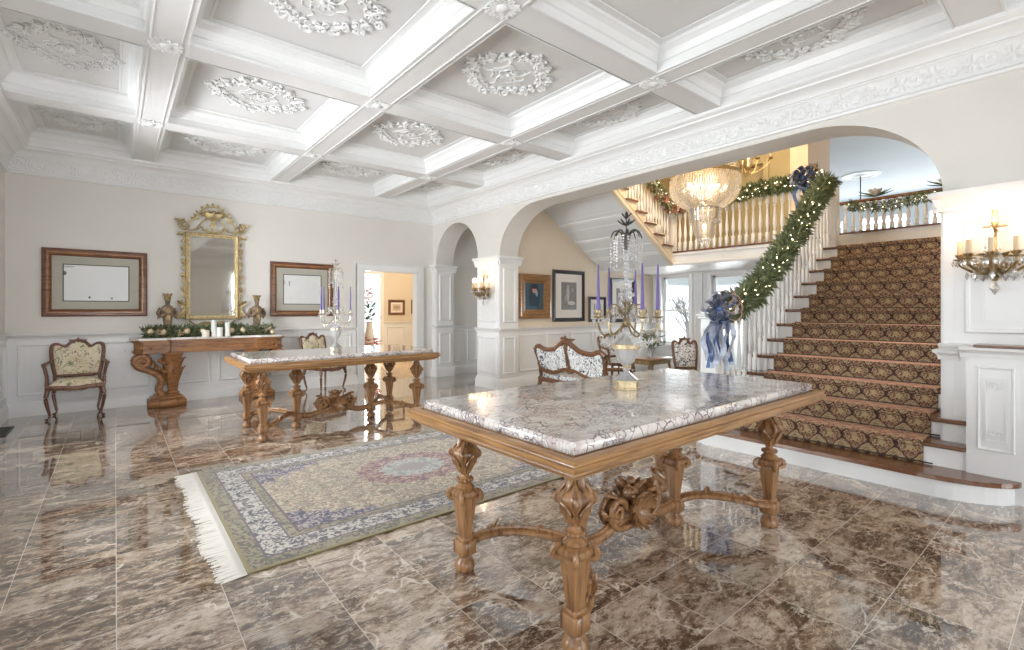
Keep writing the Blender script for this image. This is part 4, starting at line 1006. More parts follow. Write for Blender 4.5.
# ================================================================== CONSOLE TABLE AND WHAT STANDS ON IT
def console():
    t = thing('console_table', 'long carved chestnut console table with scroll pedestals under the gilt mirror', 'console table', (1.19, 8.98, 0))
    def plan(e):                                                  # breakfront outline, back at y=0
        w = 1.03+e; return [(-w, -.0), (-w, -.26-e), (-w+.10, -.40-e), (-.62-e, -.43-e), (-.55, -.36-e), (.55, -.36-e), (.62+e, -.43-e), (w-.10, -.40-e), (w, -.26-e), (w, 0)]
    b = MB(); b.prism(plan(0)[::-1] if False else plan(0), .965, .995); b.build('marble_slab', flat('pale_stone_top', (.80, .76, .72), .2), t, smooth=0)
    b = MB()
    for e, z0, z1 in ((-.01, .945, .965), (-.03, .93, .945), (-.05, .80, .93), (-.03, .785, .80), (-.045, .77, .785)): b.prism(plan(e), z0, z1)
    b.build('frieze', m_cons, t, smooth=0)
    for x in (-.80, 0, .80):
        b = MB(); y = -.375 if abs(x) > .1 else -.315
        for k in (-1, 1): b.scroll((x+k*.05, y-.008, .865), .028, .009, 'xz', 1.3, k, 0, 6); b.leaf((x, y-.006, .865), (k, 0, 0), (0, -1, 0), .14, .022, .3, .007, 6, 2)
        b.ball((x, y-.01, .865), (.02, .01, .03), 8, 6); b.build('carved_ornament', m_cons, t)
    b = MB()
    for i in range(18): x = -.5+i*.0588; b.ball((x, -.312, .865+.012*(-1)**i), (.026 if i % 2 else .036, .007, .010), 6, 4)
    b.build('beaded_carving', m_cons, t)
    for s in (-1, 1):
        b = MB(); X = s*.60
        b.box(X-.23, X+.23, -.42, -.04, 0, .10, bev=.012); b.box(X-.10, X+.10, -.46, -.02, 0, .105, bev=.012)
        b.box(X-.20, X+.20, -.38, -.06, .10, .135, bev=.015); b.box(X-.16, X+.16, -.35, -.08, .135, .165, bev=.01)
        b.lathe([(.075, .16), (.085, .19), (.06, .21), (.062, .24), (.085, .40), (.105, .56), (.095, .66), (.115, .70), (.12, .735), (.14, .77)], 20, (X-s*.07, -.24, 0), lambda a, z: square(a, z, 4))
        for k in range(8):
            a = k*PI/4; c = (X-s*.07+.08*cos(a), -.24+.08*sin(a)); b.leaf((c[0], c[1], .36), (.15*cos(a), .15*sin(a), 1), (cos(a), sin(a), 0), .22, .035, .55, .01, 7, 2)
            b.leaf((c[0]+.02*cos(a), c[1]+.02*sin(a), .56), (.15*cos(a), .15*sin(a), 1), (cos(a), sin(a), 0), .15, .03, .8, .01, 6, 2)
        c = catmull([(X+s*.06, .16), (X+s*.10, .24), (X+s*.07, .34), (X+s*.10, .44), (X+s*.22, .53), (X+s*.33, .58), (X+s*.385, .66)], 6)
        for y in (-.31, -.17): b.tube([(p[0], y, p[1]) for p in c], [.05]*len(c), 8, (1, .9), up=(0, 1, 0))
        b.tube([(p[0]-s*.01, -.24, p[1]) for p in c], .045, 8, up=(0, 1, 0))
        for y in (-.32, -.16): b.scroll((X+s*.29, y, .66), .095, .042, 'xz', 1.5, s, PI/2-s*PI/2, 8, steps=24)
        b.ball((X+s*.29, -.24, .66), (.055, .10, .055), 12, 8)
        for k in range(5): b.leaf((X+s*(.08+.04*k), -.24, .42+.055*k), (s*-.3, -.6, 1), (s, 0, .3), .17, .04, .8, .01, 7, 2)
        for k in range(6): b.ball((X+s*(.03+.03*(k % 3)), -.33, .50+.07*(k//3)+.02*k), .028, 8, 6)
        b.build('pedestal', m_cons, t, smooth=50)
console()
CZ = .996
def garland(name, label, cat, path, rad, needles, lights, seed, extra=(), parent=None, mats=None, lr=.008, L=(.05, .10)):
    """evergreen rope along a path; extra = [(part name, material, count, size)]"""
    R = random.Random(seed); P = catmull(path, 10); org = P[0]
    t = parent or thing(name, label, cat, tuple(org)); b = MB(); n = len(P)-1
    def at(u):
        i = min(n-1, int(u*n)); f = u*n-i; return P[i].lerp(P[i+1], f), (P[min(i+1, n)]-P[i]).normalized()
    b.tube([p-org for p in P], rad*.22, 6)
    for i in range(needles):
        p, d = at(R.random()); v = Vector((R.gauss(0, 1), R.gauss(0, 1), R.gauss(0, 1))); v = (v-d*v.dot(d)).normalized()
        q = p-org+v*rad*R.uniform(.25, .85); g = (v+d*R.uniform(-.9, .9)+Vector((0, 0, -.15))).normalized(); l = R.uniform(*L)
        sd = g.cross(Vector((R.random(), R.random(), R.random()))).normalized(); w_ = l*.085+.0016
        m_ = q+g*l*.5; e = q+g*l
        b.add([q-sd*w_*.4, q+sd*w_*.4, m_+sd*w_, m_-sd*w_, e], [(0, 1, 2, 3), (3, 2, 4)])
    b.build('foliage', m_needle, t, smooth=0)['kind'] = 'stuff'
    if lights:
        b = MB()
        for i in range(lights):
            p, d = at(R.random()); v = Vector((R.gauss(0, 1), R.gauss(0, 1), R.gauss(0, 1))).normalized(); b.ball(p-org+v*rad*.98, lr, 6, 4)
        b.build('fairy_lights', m_fairy, t, smooth=0)['kind'] = 'stuff'
    for nm, mt, ct, sz in extra:
        for i in range(ct):
            u = (i+.5+R.uniform(-.3, .3))/ct; p, d = at(max(0, min(1, u))); v = Vector((R.uniform(-.7, .7), -1 if nm != 'x' else 0, R.uniform(-.2, .6))).normalized()
            if cat == 'garland' and name != 'table_garland': v = Vector((-.8, R.uniform(-.8, .8), R.uniform(-.6, .9))).normalized()
            b = MB(); c = p-org+v*rad*.75
            if 'rose' in nm or 'flower' in nm:
                for k in range(9): a = k*2.4; f = k/9; b.leaf(c, tuple(v*(1.1-f)+Vector((cos(a), 0, sin(a)))*(.3+f)), tuple(v), sz*(.7+.5*f), sz*.33, .5, .002, 4, 0)
            else: b.ball(tuple(c), sz, 12, 8)
            b.build(nm, mt, t)
    return t
garland('table_garland', 'evergreen garland with peach roses and baubles along the console table top', 'garland',
        [(.32, 8.74, CZ+.065), (.7, 8.72, CZ+.07), (1.1, 8.74, CZ+.065), (1.5, 8.72, CZ+.07), (2.02, 8.74, CZ+.06)], .095, 2600, 0, 11, (('bauble', m_peach, 8, .045), ('rose', m_peach, 5, .06)))
for i, (x, h, y, r, lb) in enumerate(((1.06, .10, 8.60, .05, 'low cream pillar candle, leftmost of the candles on the console'), (1.17, .25, 8.63, .037, 'tallest white pillar candle on the console, left of centre'),
                             (1.24, .14, 8.575, .042, 'short white pillar candle between two taller ones on the console'), (1.35, .21, 8.60, .038, 'tall white pillar candle, rightmost of those on the console'))):
    t = thing('pillar_candle', lb, 'candle', (x, y, CZ), 0, 'pillar candles on the console')
    b = MB(); b.lathe([(r, 0), (r, h-.004), (r-.004, h), (r*.6, h-.006), (.002, h-.008)], 20); b.build('wax', m_wax if i == 0 else m_whitefl, t)
    b = MB(); b.tube([(0, 0, h-.01), (.002, 0, h+.012)], .0018, 5); b.build('wick', m_iron, t)
def statuette(x, label):
    t = thing('statuette', label, 'statuette', (x, 8.76, CZ), 0, 'carved figures on the console')
    b = MB(); b.lathe([(.085, 0), (.088, .02), (.075, .03), (.07, .05)], 8); b.build('plinth', m_statu, t, smooth=0)
    fold = lambda a, z: 1+.07*cos(9*a)*(1 if z < .3 else .4)
    b = MB(); b.lathe([(.054, .05), (.048, .10), (.050, .20), (.060, .30), (.078, .38), (.082, .42), (.066, .455), (.035, .475), (.026, .49), (.030, .50)], 28, shape=lambda a, z: fold(a, z)*(1 if abs(cos(a)) > .5 else .78))
    b.ball((0, -.005, .53), (.034, .036, .044), 12, 9); b.ball((0, -.042, .527), (.006, .009, .009), 6, 4)
    for s in (-1, 1): b.ball((s*.012, -.037, .538), .004, 5, 4); b.tube(catmull([(s*.08, 0, .43), (s*.115, -.01, .36), (s*.085, -.06, .31), (s*.01, -.085, .375)], 5), [.026-.0006*i for i in range(16)], 8)
    b.build('robed_body', m_statu, t, smooth=60)
    b = MB()
    for s in (-1, 1): b.leaf((s*.05, .035, .45), (s*.35, .2, -1), (0, -1, 0), .20, .030, .2, .008, 8, 0)
    b.build('mantle', m_statu, t)
    b = MB(); b.lathe([(.036, .55), (.046, .575), (.038, .59), (.050, .615), (.056, .63)], 12)
    for k in range(8): a = k*PI/4; b.leaf((.04*cos(a), .04*sin(a), .60), (.3*cos(a), .3*sin(a), 1), (cos(a), sin(a), 0), .055, .016, .6, .004, 5, 0)
    b.build('gilded_crown', m_gold, t)
    b = MB(); b.tube(catmull([(-.03, -.082, .39), (0, -.092, .37), (.03, -.082, .39)], 4), .014, 7); b.ball((0, -.09, .40), (.02, .014, .03), 8, 6); b.leaf((0, -.075, .33), (0, -.3, -1), (0, -1, 0), .10, .03, .3, .004, 5, 0); b.build('gilded_scarf', m_gold, t)
statuette(.60, 'robed statuette with gilded crown, left of the gilt mirror'); statuette(1.79, 'robed statuette with gilded crown, right of the gilt mirror')

# ================================================================== MIRROR AND PICTURES ON THE BACK WALL
def mirror():
    t = thing('gilt_mirror', 'tall mirror in ornate gilded frame with pierced crest on the back wall', 'mirror', (1.20, 8.99, 1.28))
    w, h = .335, 1.30
    b = MB(); b.box(-w+.02, w-.02, -.02, -.012, .02, h-.02); b.build('mirror_glass', m_mirror, t, smooth=0)
    b = MB(); b.ring(-w-.03, w+.03, -.03, h+.03, [(0, 0), (0, .035), (.012, .05), (.03, .045), (.045, .03), (.06, .028), (.066, .02)]); b.build('frame', m_gold, t, smooth=30)
    for s in (-1, 1):
        b = MB()
        for i in range(12):
            z = .03+i*.105; k = 1 if i % 2 else -1
            b.scroll((s*(w+.055), -.03, z), .034, .011, 'xz', 1.3, k*s, PI/2, 6, steps=10)
            b.leaf((s*(w+.03), -.03, z+.03), (s*.6, 0, k*1.0), (0, -1, 0), .09, .020, .8, .006, 6, 1)
        b.leaf((s*(w+.04), -.03, .12), (s*.6, 0, -1), (0, -1, 0), .16, .04, .7, .008, 7, 2); b.leaf((s*(w+.04), -.03, .15), (s*.8, 0, 1), (0, -1, 0), .16, .035, .7, .008, 7, 2)
        b.scroll((s*(w+.04), -.03, .02), .055, .015, 'xz', 1.4, s, PI, 7)
        b.build('side_scrolls', m_gold, t)
    b = MB()
    for s in (-1, 1):
        b.tube(catmull([(s*(w-.02), -.03, -.04), (s*.22, -.03, -.11), (s*.10, -.03, -.07), (0, -.03, -.13)], 5), .014, 7)
        b.scroll((s*.14, -.035, -.10), .045, .012, 'xz', 1.3, s, 0, 6); b.leaf((0, -.035, -.08), (s, 0, -.2), (0, -1, 0), .15, .03, .6, .007, 7, 2)
    b.ball((0, -.04, -.09), (.03, .02, .025), 8, 6); b.build('apron_scrolls', m_gold, t)
    b = MB()
    b.lathe([(.035, .01), (.02, .03), (.016, .10), (.05, .14), (.028, .17), (.02, .20), (.04, .215), (.10, .25), (.125, .30), (.13, .315)], 14, (0, -.05, h+.02), lambda a, z: 1 if abs(cos(a)) > .7 else .45)
    for k in range(9): a = -1.3+k*2.6/8; b.leaf((.10*sin(a), -.05, h+.30), (sin(a)*1.1, -.1, cos(a)), (0, -1, 0), .10, .028, .8, .006, 6, 2)
    for k in range(6): b.ball((-.08+.032*k, -.07, h+.345+.02*(k % 2)), .022, 8, 6)
    b.tube(catmull([(-.34, -.03, h+.15), (-.24, -.04, h+.26), (-.17, -.04, h+.36), (-.09, -.04, h+.43), (0, -.04, h+.455), (.09, -.04, h+.43), (.17, -.04, h+.36), (.24, -.04, h+.26), (.34, -.03, h+.12)], 5), .012, 7)
    for k in range(9): u = -1+k/4; b.leaf((.24*u, -.04, h+.44-.22*u*u), (u*.8, 0, .6), (0, -1, 0), .075, .022, .8, .006, 5, 2)
    for s in (-1, 1):
        b.scroll((s*.37, -.035, h+.13), .085, .019, 'xz', 1.7, -s, PI/2, 7, steps=20); b.leaf((s*.40, -.03, h+.16), (s, 0, .5), (0, -1, 0), .13, .03, .8, .006, 6, 2)
        b.tube(catmull([(s*.34, -.035, h+.05), (s*.24, -.035, h+.08), (s*.14, -.035, h+.20), (s*.08, -.04, h+.25)], 5), .012, 7)
        b.tube(catmull([(s*.02, -.04, h+.04), (s*.10, -.04, h+.06), (s*.15, -.04, h+.12), (s*.22, -.04, h+.06)], 5), .010, 6)
        b.leaf((s*.20, -.04, h+.22), (s*.6, 0, 1), (0, -1, 0), .12, .028, .8, .006, 6, 2); b.leaf((s*.03, -.04, h+.04), (s, 0, .35), (0, -1, 0), .14, .03, .8, .006, 6, 2)
        b.leaf((s*.38, -.03, h+.02), (s*.9, 0, -.5), (0, -1, 0), .12, .03, .8, .006, 6, 2)
    b.build('pierced_crest', m_gold, t)
mirror()
def picture(name, label, T, a0, a1, z0, z1, fw_, fmat, mat_w, matm, pic, prof=None, fillet=None, inner=None):
    P = T @ Vector(((a0+a1)/2, 0, z0)); rz = T.to_euler().z; t = thing(name, label, 'picture', tuple(P), rz); w_ = (a1-a0)/2; h = z1-z0
    b = MB(); b.ring(-w_, w_, 0, h, prof or [(0, .0), (0, .022), (fw_*.2, .038), (fw_*.45, .030), (fw_*.55, .034), (fw_*.9, .018), (fw_, .014), (fw_, .006)])
    b.build('frame', fmat, t, smooth=25)
    if inner:
        b = MB(); b.ring(-w_+.045, w_-.045, .045, h-.045, [(0, .028), (.004, .040), (.018, .040), (.030, .030), (.034, .024)]); b.build('inner_moulding', inner, t, smooth=25)
    b = MB(); b.box(-w_+fw_*.7, w_-fw_*.7, -.011, -.003, fw_*.7, h-fw_*.7); b.build('mount', matm, t, smooth=0)
    if fillet:
        b = MB(); k = fw_+mat_w-.012; b.ring(-w_+k, w_-k, k, h-k, [(0, .011), (0, .015), (.012, .015), (.012, .011)]); b.build('fillet', fillet, t, smooth=0)
    k = fw_+mat_w; b = MB(); b.box(-w_+k, w_-k, -.013, -.009, k-h/2, h/2-k+0); o = b.build('print', pic, t, smooth=0); o.location = (0, 0, h/2)
    return t
m_doc = picture_mat('framed_document', (.80, .80, .79), [(-.34, .13, .022, .028, (.12, .12, .13)), (-.08, -.20, .012, .016, (.05, .05, .06)), (.16, -.21, .012, .012, (.05, .05, .06)), (-.30, .22, .07, .01, (.45, .45, .46))], .5, (.68, .68, .69), 5)
m_doc2 = picture_mat('framed_map', (.80, .80, .78), [(-.32, .12, .03, .04, (.40, .42, .45)), (-.22, .10, .012, .05, (.35, .35, .38))], .6, (.62, .62, .63), 9)
m_linen = flat('grey_green_linen_mount', (.47, .45, .38), .8, var=.05)
REDP = [(0, 0), (0, .03), (.018, .036), (.022, .028), (.03, .028), (.05, .034), (.075, .026), (.085, .030), (.10, .014), (.10, .006)]
picture('framed_document', 'large framed document in mahogany frame above the left armchair', TB @ Matrix.Translation((0, -.001, 0)), -.76, .37, 1.31, 2.24, .10, m_redfr, .12, m_linen, m_doc, REDP, m_iron, m_cons)
picture('framed_map', 'framed map in red brown wooden frame between gilt mirror and doorway', TB @ Matrix.Translation((0, -.001, 0)), 2.04, 3.10, 1.29, 2.23, .10, m_redfr, .12, m_linen, m_doc2, REDP, m_iron, m_cons)
m_port = picture_mat('dark_portrait', (.045, .085, .11), [(.0, .0, .14, .30, (.03, .06, .09)), (-.0, .12, .055, .06, (.60, .30, .24)), (.0, .185, .075, .045, (.03, .03, .04)), (.055, .06, .03, .06, (.35, .40, .45)), (-.05, -.22, .12, .04, (.05, .14, .20))], .5, (.09, .16, .20), 7)
m_etch = picture_mat('dark_etching', (.10, .09, .09), [(-.03, .05, .04, .18, (.50, .47, .45)), (.10, .12, .03, .05, (.36, .34, .33)), (.07, -.14, .10, .04, (.58, .55, .52)), (-.10, -.05, .03, .06, (.33, .31, .30))], .9, (.36, .34, .33), 12)
m_goldwide = wood('wide_gilded_wood', (.34, .17, .055), (.17, .075, .02), .35)
m_black = flat('black_lacquer', (.025, .022, .025), .3)
m_cream = flat('cream_mount', (.82, .78, .74), .8)
WIDE = [(0, 0), (0, .05), (.03, .06), (.07, .045), (.10, .05), (.14, .03), (.165, .02), (.17, .006)]
TH = T6 @ Matrix.Translation((0, -.001, 0))
picture('framed_portrait', 'small dark portrait in a wide gilded frame next to the panelled pier', TH, 5.70, 6.50, 1.24, 2.07, .17, m_goldwide, .0, m_black, m_port, WIDE)
picture('framed_etching', 'dark etching with wide cream mount in black frame, right of the portrait', TH, 6.58, 7.48, 1.17, 2.19, .075, m_black, .16, m_cream, m_etch)
picture('framed_print', 'small black framed print behind the left candles of the near candelabrum', TH, 7.62, 8.15, 1.15, 1.68, .06, m_black, .09, m_cream, m_etch)
picture('framed_print', 'tall black framed print behind the glass column of the near candelabrum', TH, 8.30, 9.15, 1.13, 2.10, .08, m_black, .14, m_cream, m_etch)
TD = WT(0, 12.4, 0, 0) @ Matrix.Translation((0, -.001, 0))
m_small = picture_mat('pale_small_print', (.62, .50, .38), [(0, 0, .10, .05, (.45, .33, .25))])
picture('small_picture', 'small dark framed picture seen through the doorway, beside the glass door', TD, 5.78, 6.27, 1.26, 1.68, .07, m_walnut, .05, m_cream, m_small)
picture('small_picture', 'narrow framed picture at the right edge of the view through the doorway', TD, 6.47, 6.85, 1.30, 1.69, .035, m_redfr, .06, m_cream, m_small)
lamp('side_room_fill', 'POINT', (5.9, 10.8, 2.5), 32, (1, .84, .62), r=.3)  # added warm fill that brightens the side room; no fixture stands here
# flowers seen through the doorway
t = thing('flower_stand', 'white pedestal with red poinsettias and tall blooms seen through the doorway', 'flower arrangement', (4.86, 11.5, 0))
b = MB(); b.lathe([(.20, 0), (.20, .04), (.13, .08), (.10, .3), (.12, .42), (.19, .47), (.19, .5)], 16); b.build('pedestal', m_white, t)
b = MB(); b.lathe([(.10, .50), (.14, .62), (.10, .85), (.07, 1.05), (.09, 1.12)], 16); b.build('tall_vase', m_whitefl, t)
R = random.Random(8); b = MB(); c = MB(); d = MB()
for k in range(26):
    a = R.uniform(0, 6.3); r = R.uniform(.08, .26); z = R.uniform(.5, .72)
    for q in range(5): a2 = q*1.26+a; b.leaf((r*cos(a), r*sin(a), z), (cos(a2), sin(a2), .3), (0, 0, 1), .10, .03, .4, .002, 4, 0)
for k in range(60):
    a = R.uniform(0, 6.3); r = R.uniform(.0, .16); z = R.uniform(1.1, 1.55); c.leaf((r*cos(a), r*sin(a), z), (cos(a), sin(a), R.uniform(-.3, 1)), (0, 0, 1), .13, .028, .5, .002, 5, 0)
for k in range(30):
    a = R.uniform(0, 6.3); r = R.uniform(.0, .13); z = R.uniform(1.55, 1.95)
    for q in range(4): a2 = q*1.57+a; d.leaf((r*cos(a), r*sin(a), z), (cos(a2), sin(a2), .3), (0, 0, 1), .07, .025, .4, .002, 4, 0)
b.build('poinsettias', m_red, t)['kind'] = 'stuff'; c.build('leaves', m_leaf, t)['kind'] = 'stuff'; d.build('pale_blooms', flat('pale_pink_blooms', (.80, .62, .62), .6), t)['kind'] = 'stuff'
tag((lambda b: (b.box(-1.09, -.93, 7.7, 8.3, .001, .008, bev=.003), [b.box(-1.07, -.95, 7.74+.045*i, 7.76+.045*i, .008, .011) for i in range(12)], b)[-1])(WB()).build('floor_vent', m_iron, smooth=0), 'dark metal vent let into the marble floor at the left wall', 'floor vent')

# ================================================================== STAIRCASE
RISE = .177
def tz(i): return .17+RISE*(i-1)
def tx(i): return {1: 4.72, 2: 5.0, 3: 5.27}.get(i, 5.54+.26*(i-4))
st = thing('staircase', 'broad white staircase with dark wooden treads rising to the landing', 'staircase', (4.75, 1.7, 0))
def sb(b, name, mat, smooth=0):
    b.world = True; return b.build(name, mat, st, smooth=smooth)
YL, YR = 2.66, .665
# first step: wide platform with rounded ends sweeping round the pier
def plat(e):
    P = [(5.3, 2.86+e)]
    P += [(4.98-(.26+e)*sin(a), 2.60+(.26+e)*cos(a)) for a in [PI/2*k/8 for k in range(9)]]
    P += [(4.72-e, .9)]
    P += [(4.72-e+.02*(k/8)**2+.28*(1-cos(PI/2*k/8)), .9-(.53+e)*sin(PI/2*k/8)) for k in range(1, 9)]
    P += [(5.3, .37-e)]
    return P
b = MB(); b.prism(plat(-.03)[::-1], 0, .135); sb(b, 'riser', m_white)
b = MB(); b.prism(plat(.0)[::-1], .135, .170); sb(b, 'tread', m_tread)
for i in range(2, 14):
    x0, x1, z = tx(i), tx(i+1), tz(i); yr = YR
    b = MB(); b.box(x0+.025, x0+.045, yr, YL-.03, z-RISE, z-.03); b.box(x0+.03, x0+.045, YL-.05, YL-.03, z-RISE, z-.03)
    sb(b, 'riser', m_white)
    if i == 3:
        b = MB(); b.box(5.175, 5.24, yr, .83, z-RISE, z-.03); sb(b, 'riser', m_white)
        b = MB(); b.box(5.145, 5.24, yr, .90, z-.032, z, bev=.008); sb(b, 'tread', m_tread)
    b = MB(); b.box(x0, (x1 if i < 13 else 9.0)+.03, yr, YL, z-.032, z, bev=.008); sb(b, 'tread', m_tread)
b = MB(); poly = [(5.02, 0)]
for i in range(2, 14): poly += [(tx(i)+.04, tz(i)-.033), (tx(i+1)+.04, tz(i)-.033)] if i < 13 else [(tx(i)+.04, tz(i)-.033), (9.0, tz(i)-.033)]
q = [(5.02, 0)]
for i in range(2, 14): q += [(tx(i)+.03, tz(i-1) if i > 2 else 0), (tx(i)+.03, tz(i)-.033)]
q += [(9.0, tz(13)-.033), (9.0, 0)]
b.slabxz(q, YL-.05, YL-.02)
for i in range(2, 13): b.scroll((tx(i)+.16, YL-.018, tz(i)-.09), .04, .008, 'xz', 1.2, 1, 0, 5, steps=8)
sb(b, 'string_panel', m_white)
b = MB(); b.box(8.0, 9.0, .66, 2.62, 2.06, 2.26); sb(b, 'landing_slab', m_white)
b = MB(); b.box(8.98, 9.05, .66, 3.17, 2.05, 2.60); sb(b, 'upper_riser', m_white)
b = MB(); b.box(8.95, 9.08, .66, 3.17, 2.60, 2.625); sb(b, 'upper_nosing', m_tread)
# runner
ru = thing('stair_runner', 'red and gold damask carpet runner on the broad staircase', 'carpet', (5.0, 1.68, tz(1)))
b = WB(); e = .013
for i in range(2, 14):
    x0, z = tx(i), tz(i); x1 = tx(i+1)+.02 if i < 13 else 8.95
    zb = tz(i-1)+.001
    b.box(x0+.012, x0+.012+e*.9, .92, 2.39, zb, z-.03); b.box(x0-.012, x1, .92, 2.39, z+.0005, z+e, bev=.005); b.box(x0-.012, x0+.0, .92, 2.39, z-.035, z+e*.8, bev=.005)
b.build('runner_pile', m_damask, ru, smooth=0)
b = WB()
for i in range(2, 14): b.tube([(tx(i)+.0, .86, tz(i-1)+.016), (tx(i)+.0, 2.45, tz(i-1)+.016)], .006, 6)
b.build('stair_rods', m_iron, ru)

# ---- balusters and railings
def baluster_mesh(h=.80):
    b = MB(); b.box(-.024, .024, -.024, .024, 0, .17, bev=.003)
    b.lathe([(.023, .17), (.014, .18), (.022, .195), (.014, .205), (.018, .23), (.028, .29), (.026, .36), (.015, .50), (.013, .58), (.022, .595), (.014, .61), (.021, .625)], 10)
    b.box(-.022, .022, -.022, .022, .62, h, bev=.002); return b.mesh('baluster', m_white, 40)
BAL = baluster_mesh()
def put_bal(t, x, y, z, h, k=1):
    o = bpy.data.objects.new('baluster', BAL); COL.objects.link(o); o.parent = t; o.location = Vector((x, y, z))-Vector(t.location); o.scale = (k, k, h/.80)
def newel(t, x, y, z, h, w_=.075, cap=m_white, nm='newel_post'):
    b = WB(); b.box(x-w_, x+w_, y-w_, y+w_, z, z+h-.06, bev=.006)
    for rz in range(4):
        T = WT(x, y, z, rz*PI/2) @ Matrix.Translation((0, -w_, 0)); b.T = T; b.ring(-w_*.65, w_*.65, .12, h-.16, [(0, 0), (0, .006), (.012, .002), (.012, 0)])
    b.T = Matrix(); o = b.build(nm, m_white, t, smooth=0)
    b = WB(); b.box(x-w_-.02, x+w_+.02, y-w_-.02, y+w_+.02, z+h-.06, z+h-.035, bev=.006); b.box(x-w_-.035, x+w_+.035, y-w_-.035, y+w_+.035, z+h-.035, z+h-.01, bev=.008)
    b.box(x-w_, x+w_, y-w_, y+w_, z+h-.01, z+h+.01, bev=.006); c = b.build('newel_cap', cap, t, smooth=0); return o
def rail(t, pts, mat=m_tread, r=.033):
    b = WB(); b.tube(pts, r, 10, (.8, 1.0)); b.build('handrail', mat, t, smooth=60)
def N(x): return .70+(x-5.54)*RISE/.26
YB = 2.57
bt = thing('stair_balustrade', 'white balustrade along the left side of the broad staircase', 'balustrade', (4.85, YB, tz(1)))
for i in range(2, 14):
    for f in (.08, .21) if i > 3 else (.09, .22):
        x = tx(i)+f; put_bal(bt, x, YB, tz(i), N(x)+.86-tz(i), .72)
rail(bt, [(4.93, YB, N(5.0)+.86), (5.05, YB, N(5.05)+.885), (8.15, YB, N(8.15)+.885)])
newel(bt, 4.87, 2.62, tz(1), 1.20, .085); newel(bt, 8.24, YB, tz(13), 1.02, .08, m_blueR)
gt = thing('gallery_balustrade', 'white balustrade along the edge of the upper landing behind the chandelier', 'balustrade', (8.1, 3.9, 2.47))
for k in range(21): put_bal(gt, 8.11, 2.76+k*.1115, 2.485, .80)
rail(gt, [(8.11, YB, 3.31), (8.11, 5.12, 3.31)])
b = WB(); b.box(8.03, 8.19, 2.66, 5.1, 2.455, 2.485, bev=.006); b.build('base_rail', m_tread, gt, smooth=0)
newel(gt, 8.11, 5.16, 2.30, 1.12, .07)
b = WB(); b.box(8.05, 9.9, 2.66, YP, 2.22, 2.46); b.tube([(8.05, 2.66, 2.25), (8.05, 5.1, 2.25)], .03, 8); b.tube([(8.04, 2.66, 2.42), (8.04, 5.1, 2.42)], .018, 8)
struct(b.build('floor.004', m_white, smooth=30))
# upper flight along the picture wall
uf = thing('upper_flight', 'upper flight of stairs with panelled soffit climbing left from the landing', 'staircase', (8.0, 5.1, 2.3))
def ux(i): return 7.99-.265*i
def uz(i): return 2.60+.17*i
for i in range(0, 9):
    b = WB(); b.box(ux(i+1)-.03, ux(i)+.03, 5.06, YP, uz(i)-.03, uz(i), bev=.006); b.build('tread', m_tread, uf, smooth=0)
    b = WB(); b.box(ux(i+1)+0, ux(i)+0, 5.12, YP, uz(i)-.17, uz(i)-.03); b.build('riser', m_white, uf, smooth=0)
q = [(8.05, 2.22)]+[(8.05, 2.42)]
for i in range(0, 9): q += [(ux(i), uz(i)-.03), (ux(i+1), uz(i)-.03)]
zz = lambda x: 2.24+(8.05-x)*.632
q += [(5.63, uz(8)-.03), (5.63, zz(5.63))]
q2 = [q[0]]+q[1:]
b = WB(); b.slabxz([(x, z) for x, z in q2], 5.10, 5.16); b.tube([(8.06, 5.09, 2.24), (5.63, 5.09, zz(5.63)+.01)], .022, 8); b.tube([(8.02, 5.095, 2.36), (5.63, 5.095, zz(5.63)+.12)], .010, 6)
b.build('string', flat('cream_string_paint', (.80, .70, .56), .4), uf, smooth=30)
b = WB(); b.add([(8.05, 5.12, 2.235), (8.05, YP, 2.235), (5.63, YP, zz(5.63)), (5.63, 5.12, zz(5.63)), (8.05, 5.12, 2.30), (8.05, YP, 2.30), (5.63, YP, zz(5.63)+.06), (5.63, 5.12, zz(5.63)+.06)], [(0, 1, 2, 3), (7, 6, 5, 4), (0, 4, 5, 1), (2, 6, 7, 3)])
b.build('soffit', m_greyboard, uf, smooth=0)
b = WB()
for k in range(5): x = 7.72-k*.46; b.add([(x, 5.12, zz(x)-.012), (x, YP, zz(x)-.012), (x-.05, YP, zz(x-.05)-.012), (x-.05, 5.12, zz(x-.05)-.012), (x, 5.12, zz(x)+.01), (x, YP, zz(x)+.01), (x-.05, YP, zz(x-.05)+.01), (x-.05, 5.12, zz(x-.05)+.01)], [(0, 1, 2, 3), (0, 3, 7, 4), (1, 5, 6, 2), (0, 4, 5, 1), (3, 2, 6, 7)])
b.build('soffit_battens', m_white, uf, smooth=0)
ub = thing('upper_flight_balustrade', 'balustrade of the upper flight, climbing left behind the crystal chandelier', 'balustrade', (8.0, 5.14, 2.6))
for i in range(0, 8):
    for f in (.06, .15, .24): x = ux(i)-f; put_bal(ub, x, 5.14, uz(i), uz(0)+.17*(ux(0)-x)/.265+.80-uz(i))
rail(ub, [(8.05, 5.14, uz(0)+.80), (5.75, 5.14, uz(0)+.17*(7.99-5.75)/.265+.82)])
# back railing of the landing
bk = thing('landing_railing', 'white railing with brown handrail across the top of the staircase', 'balustrade', (9.02, 1.9, 2.625))
for k in range(24): put_bal(bk, 9.02, .74+k*.0985, 2.625, .46)
rail(bk, [(9.02, .66, 3.10), (9.02, 3.12, 3.10)], r=.035)

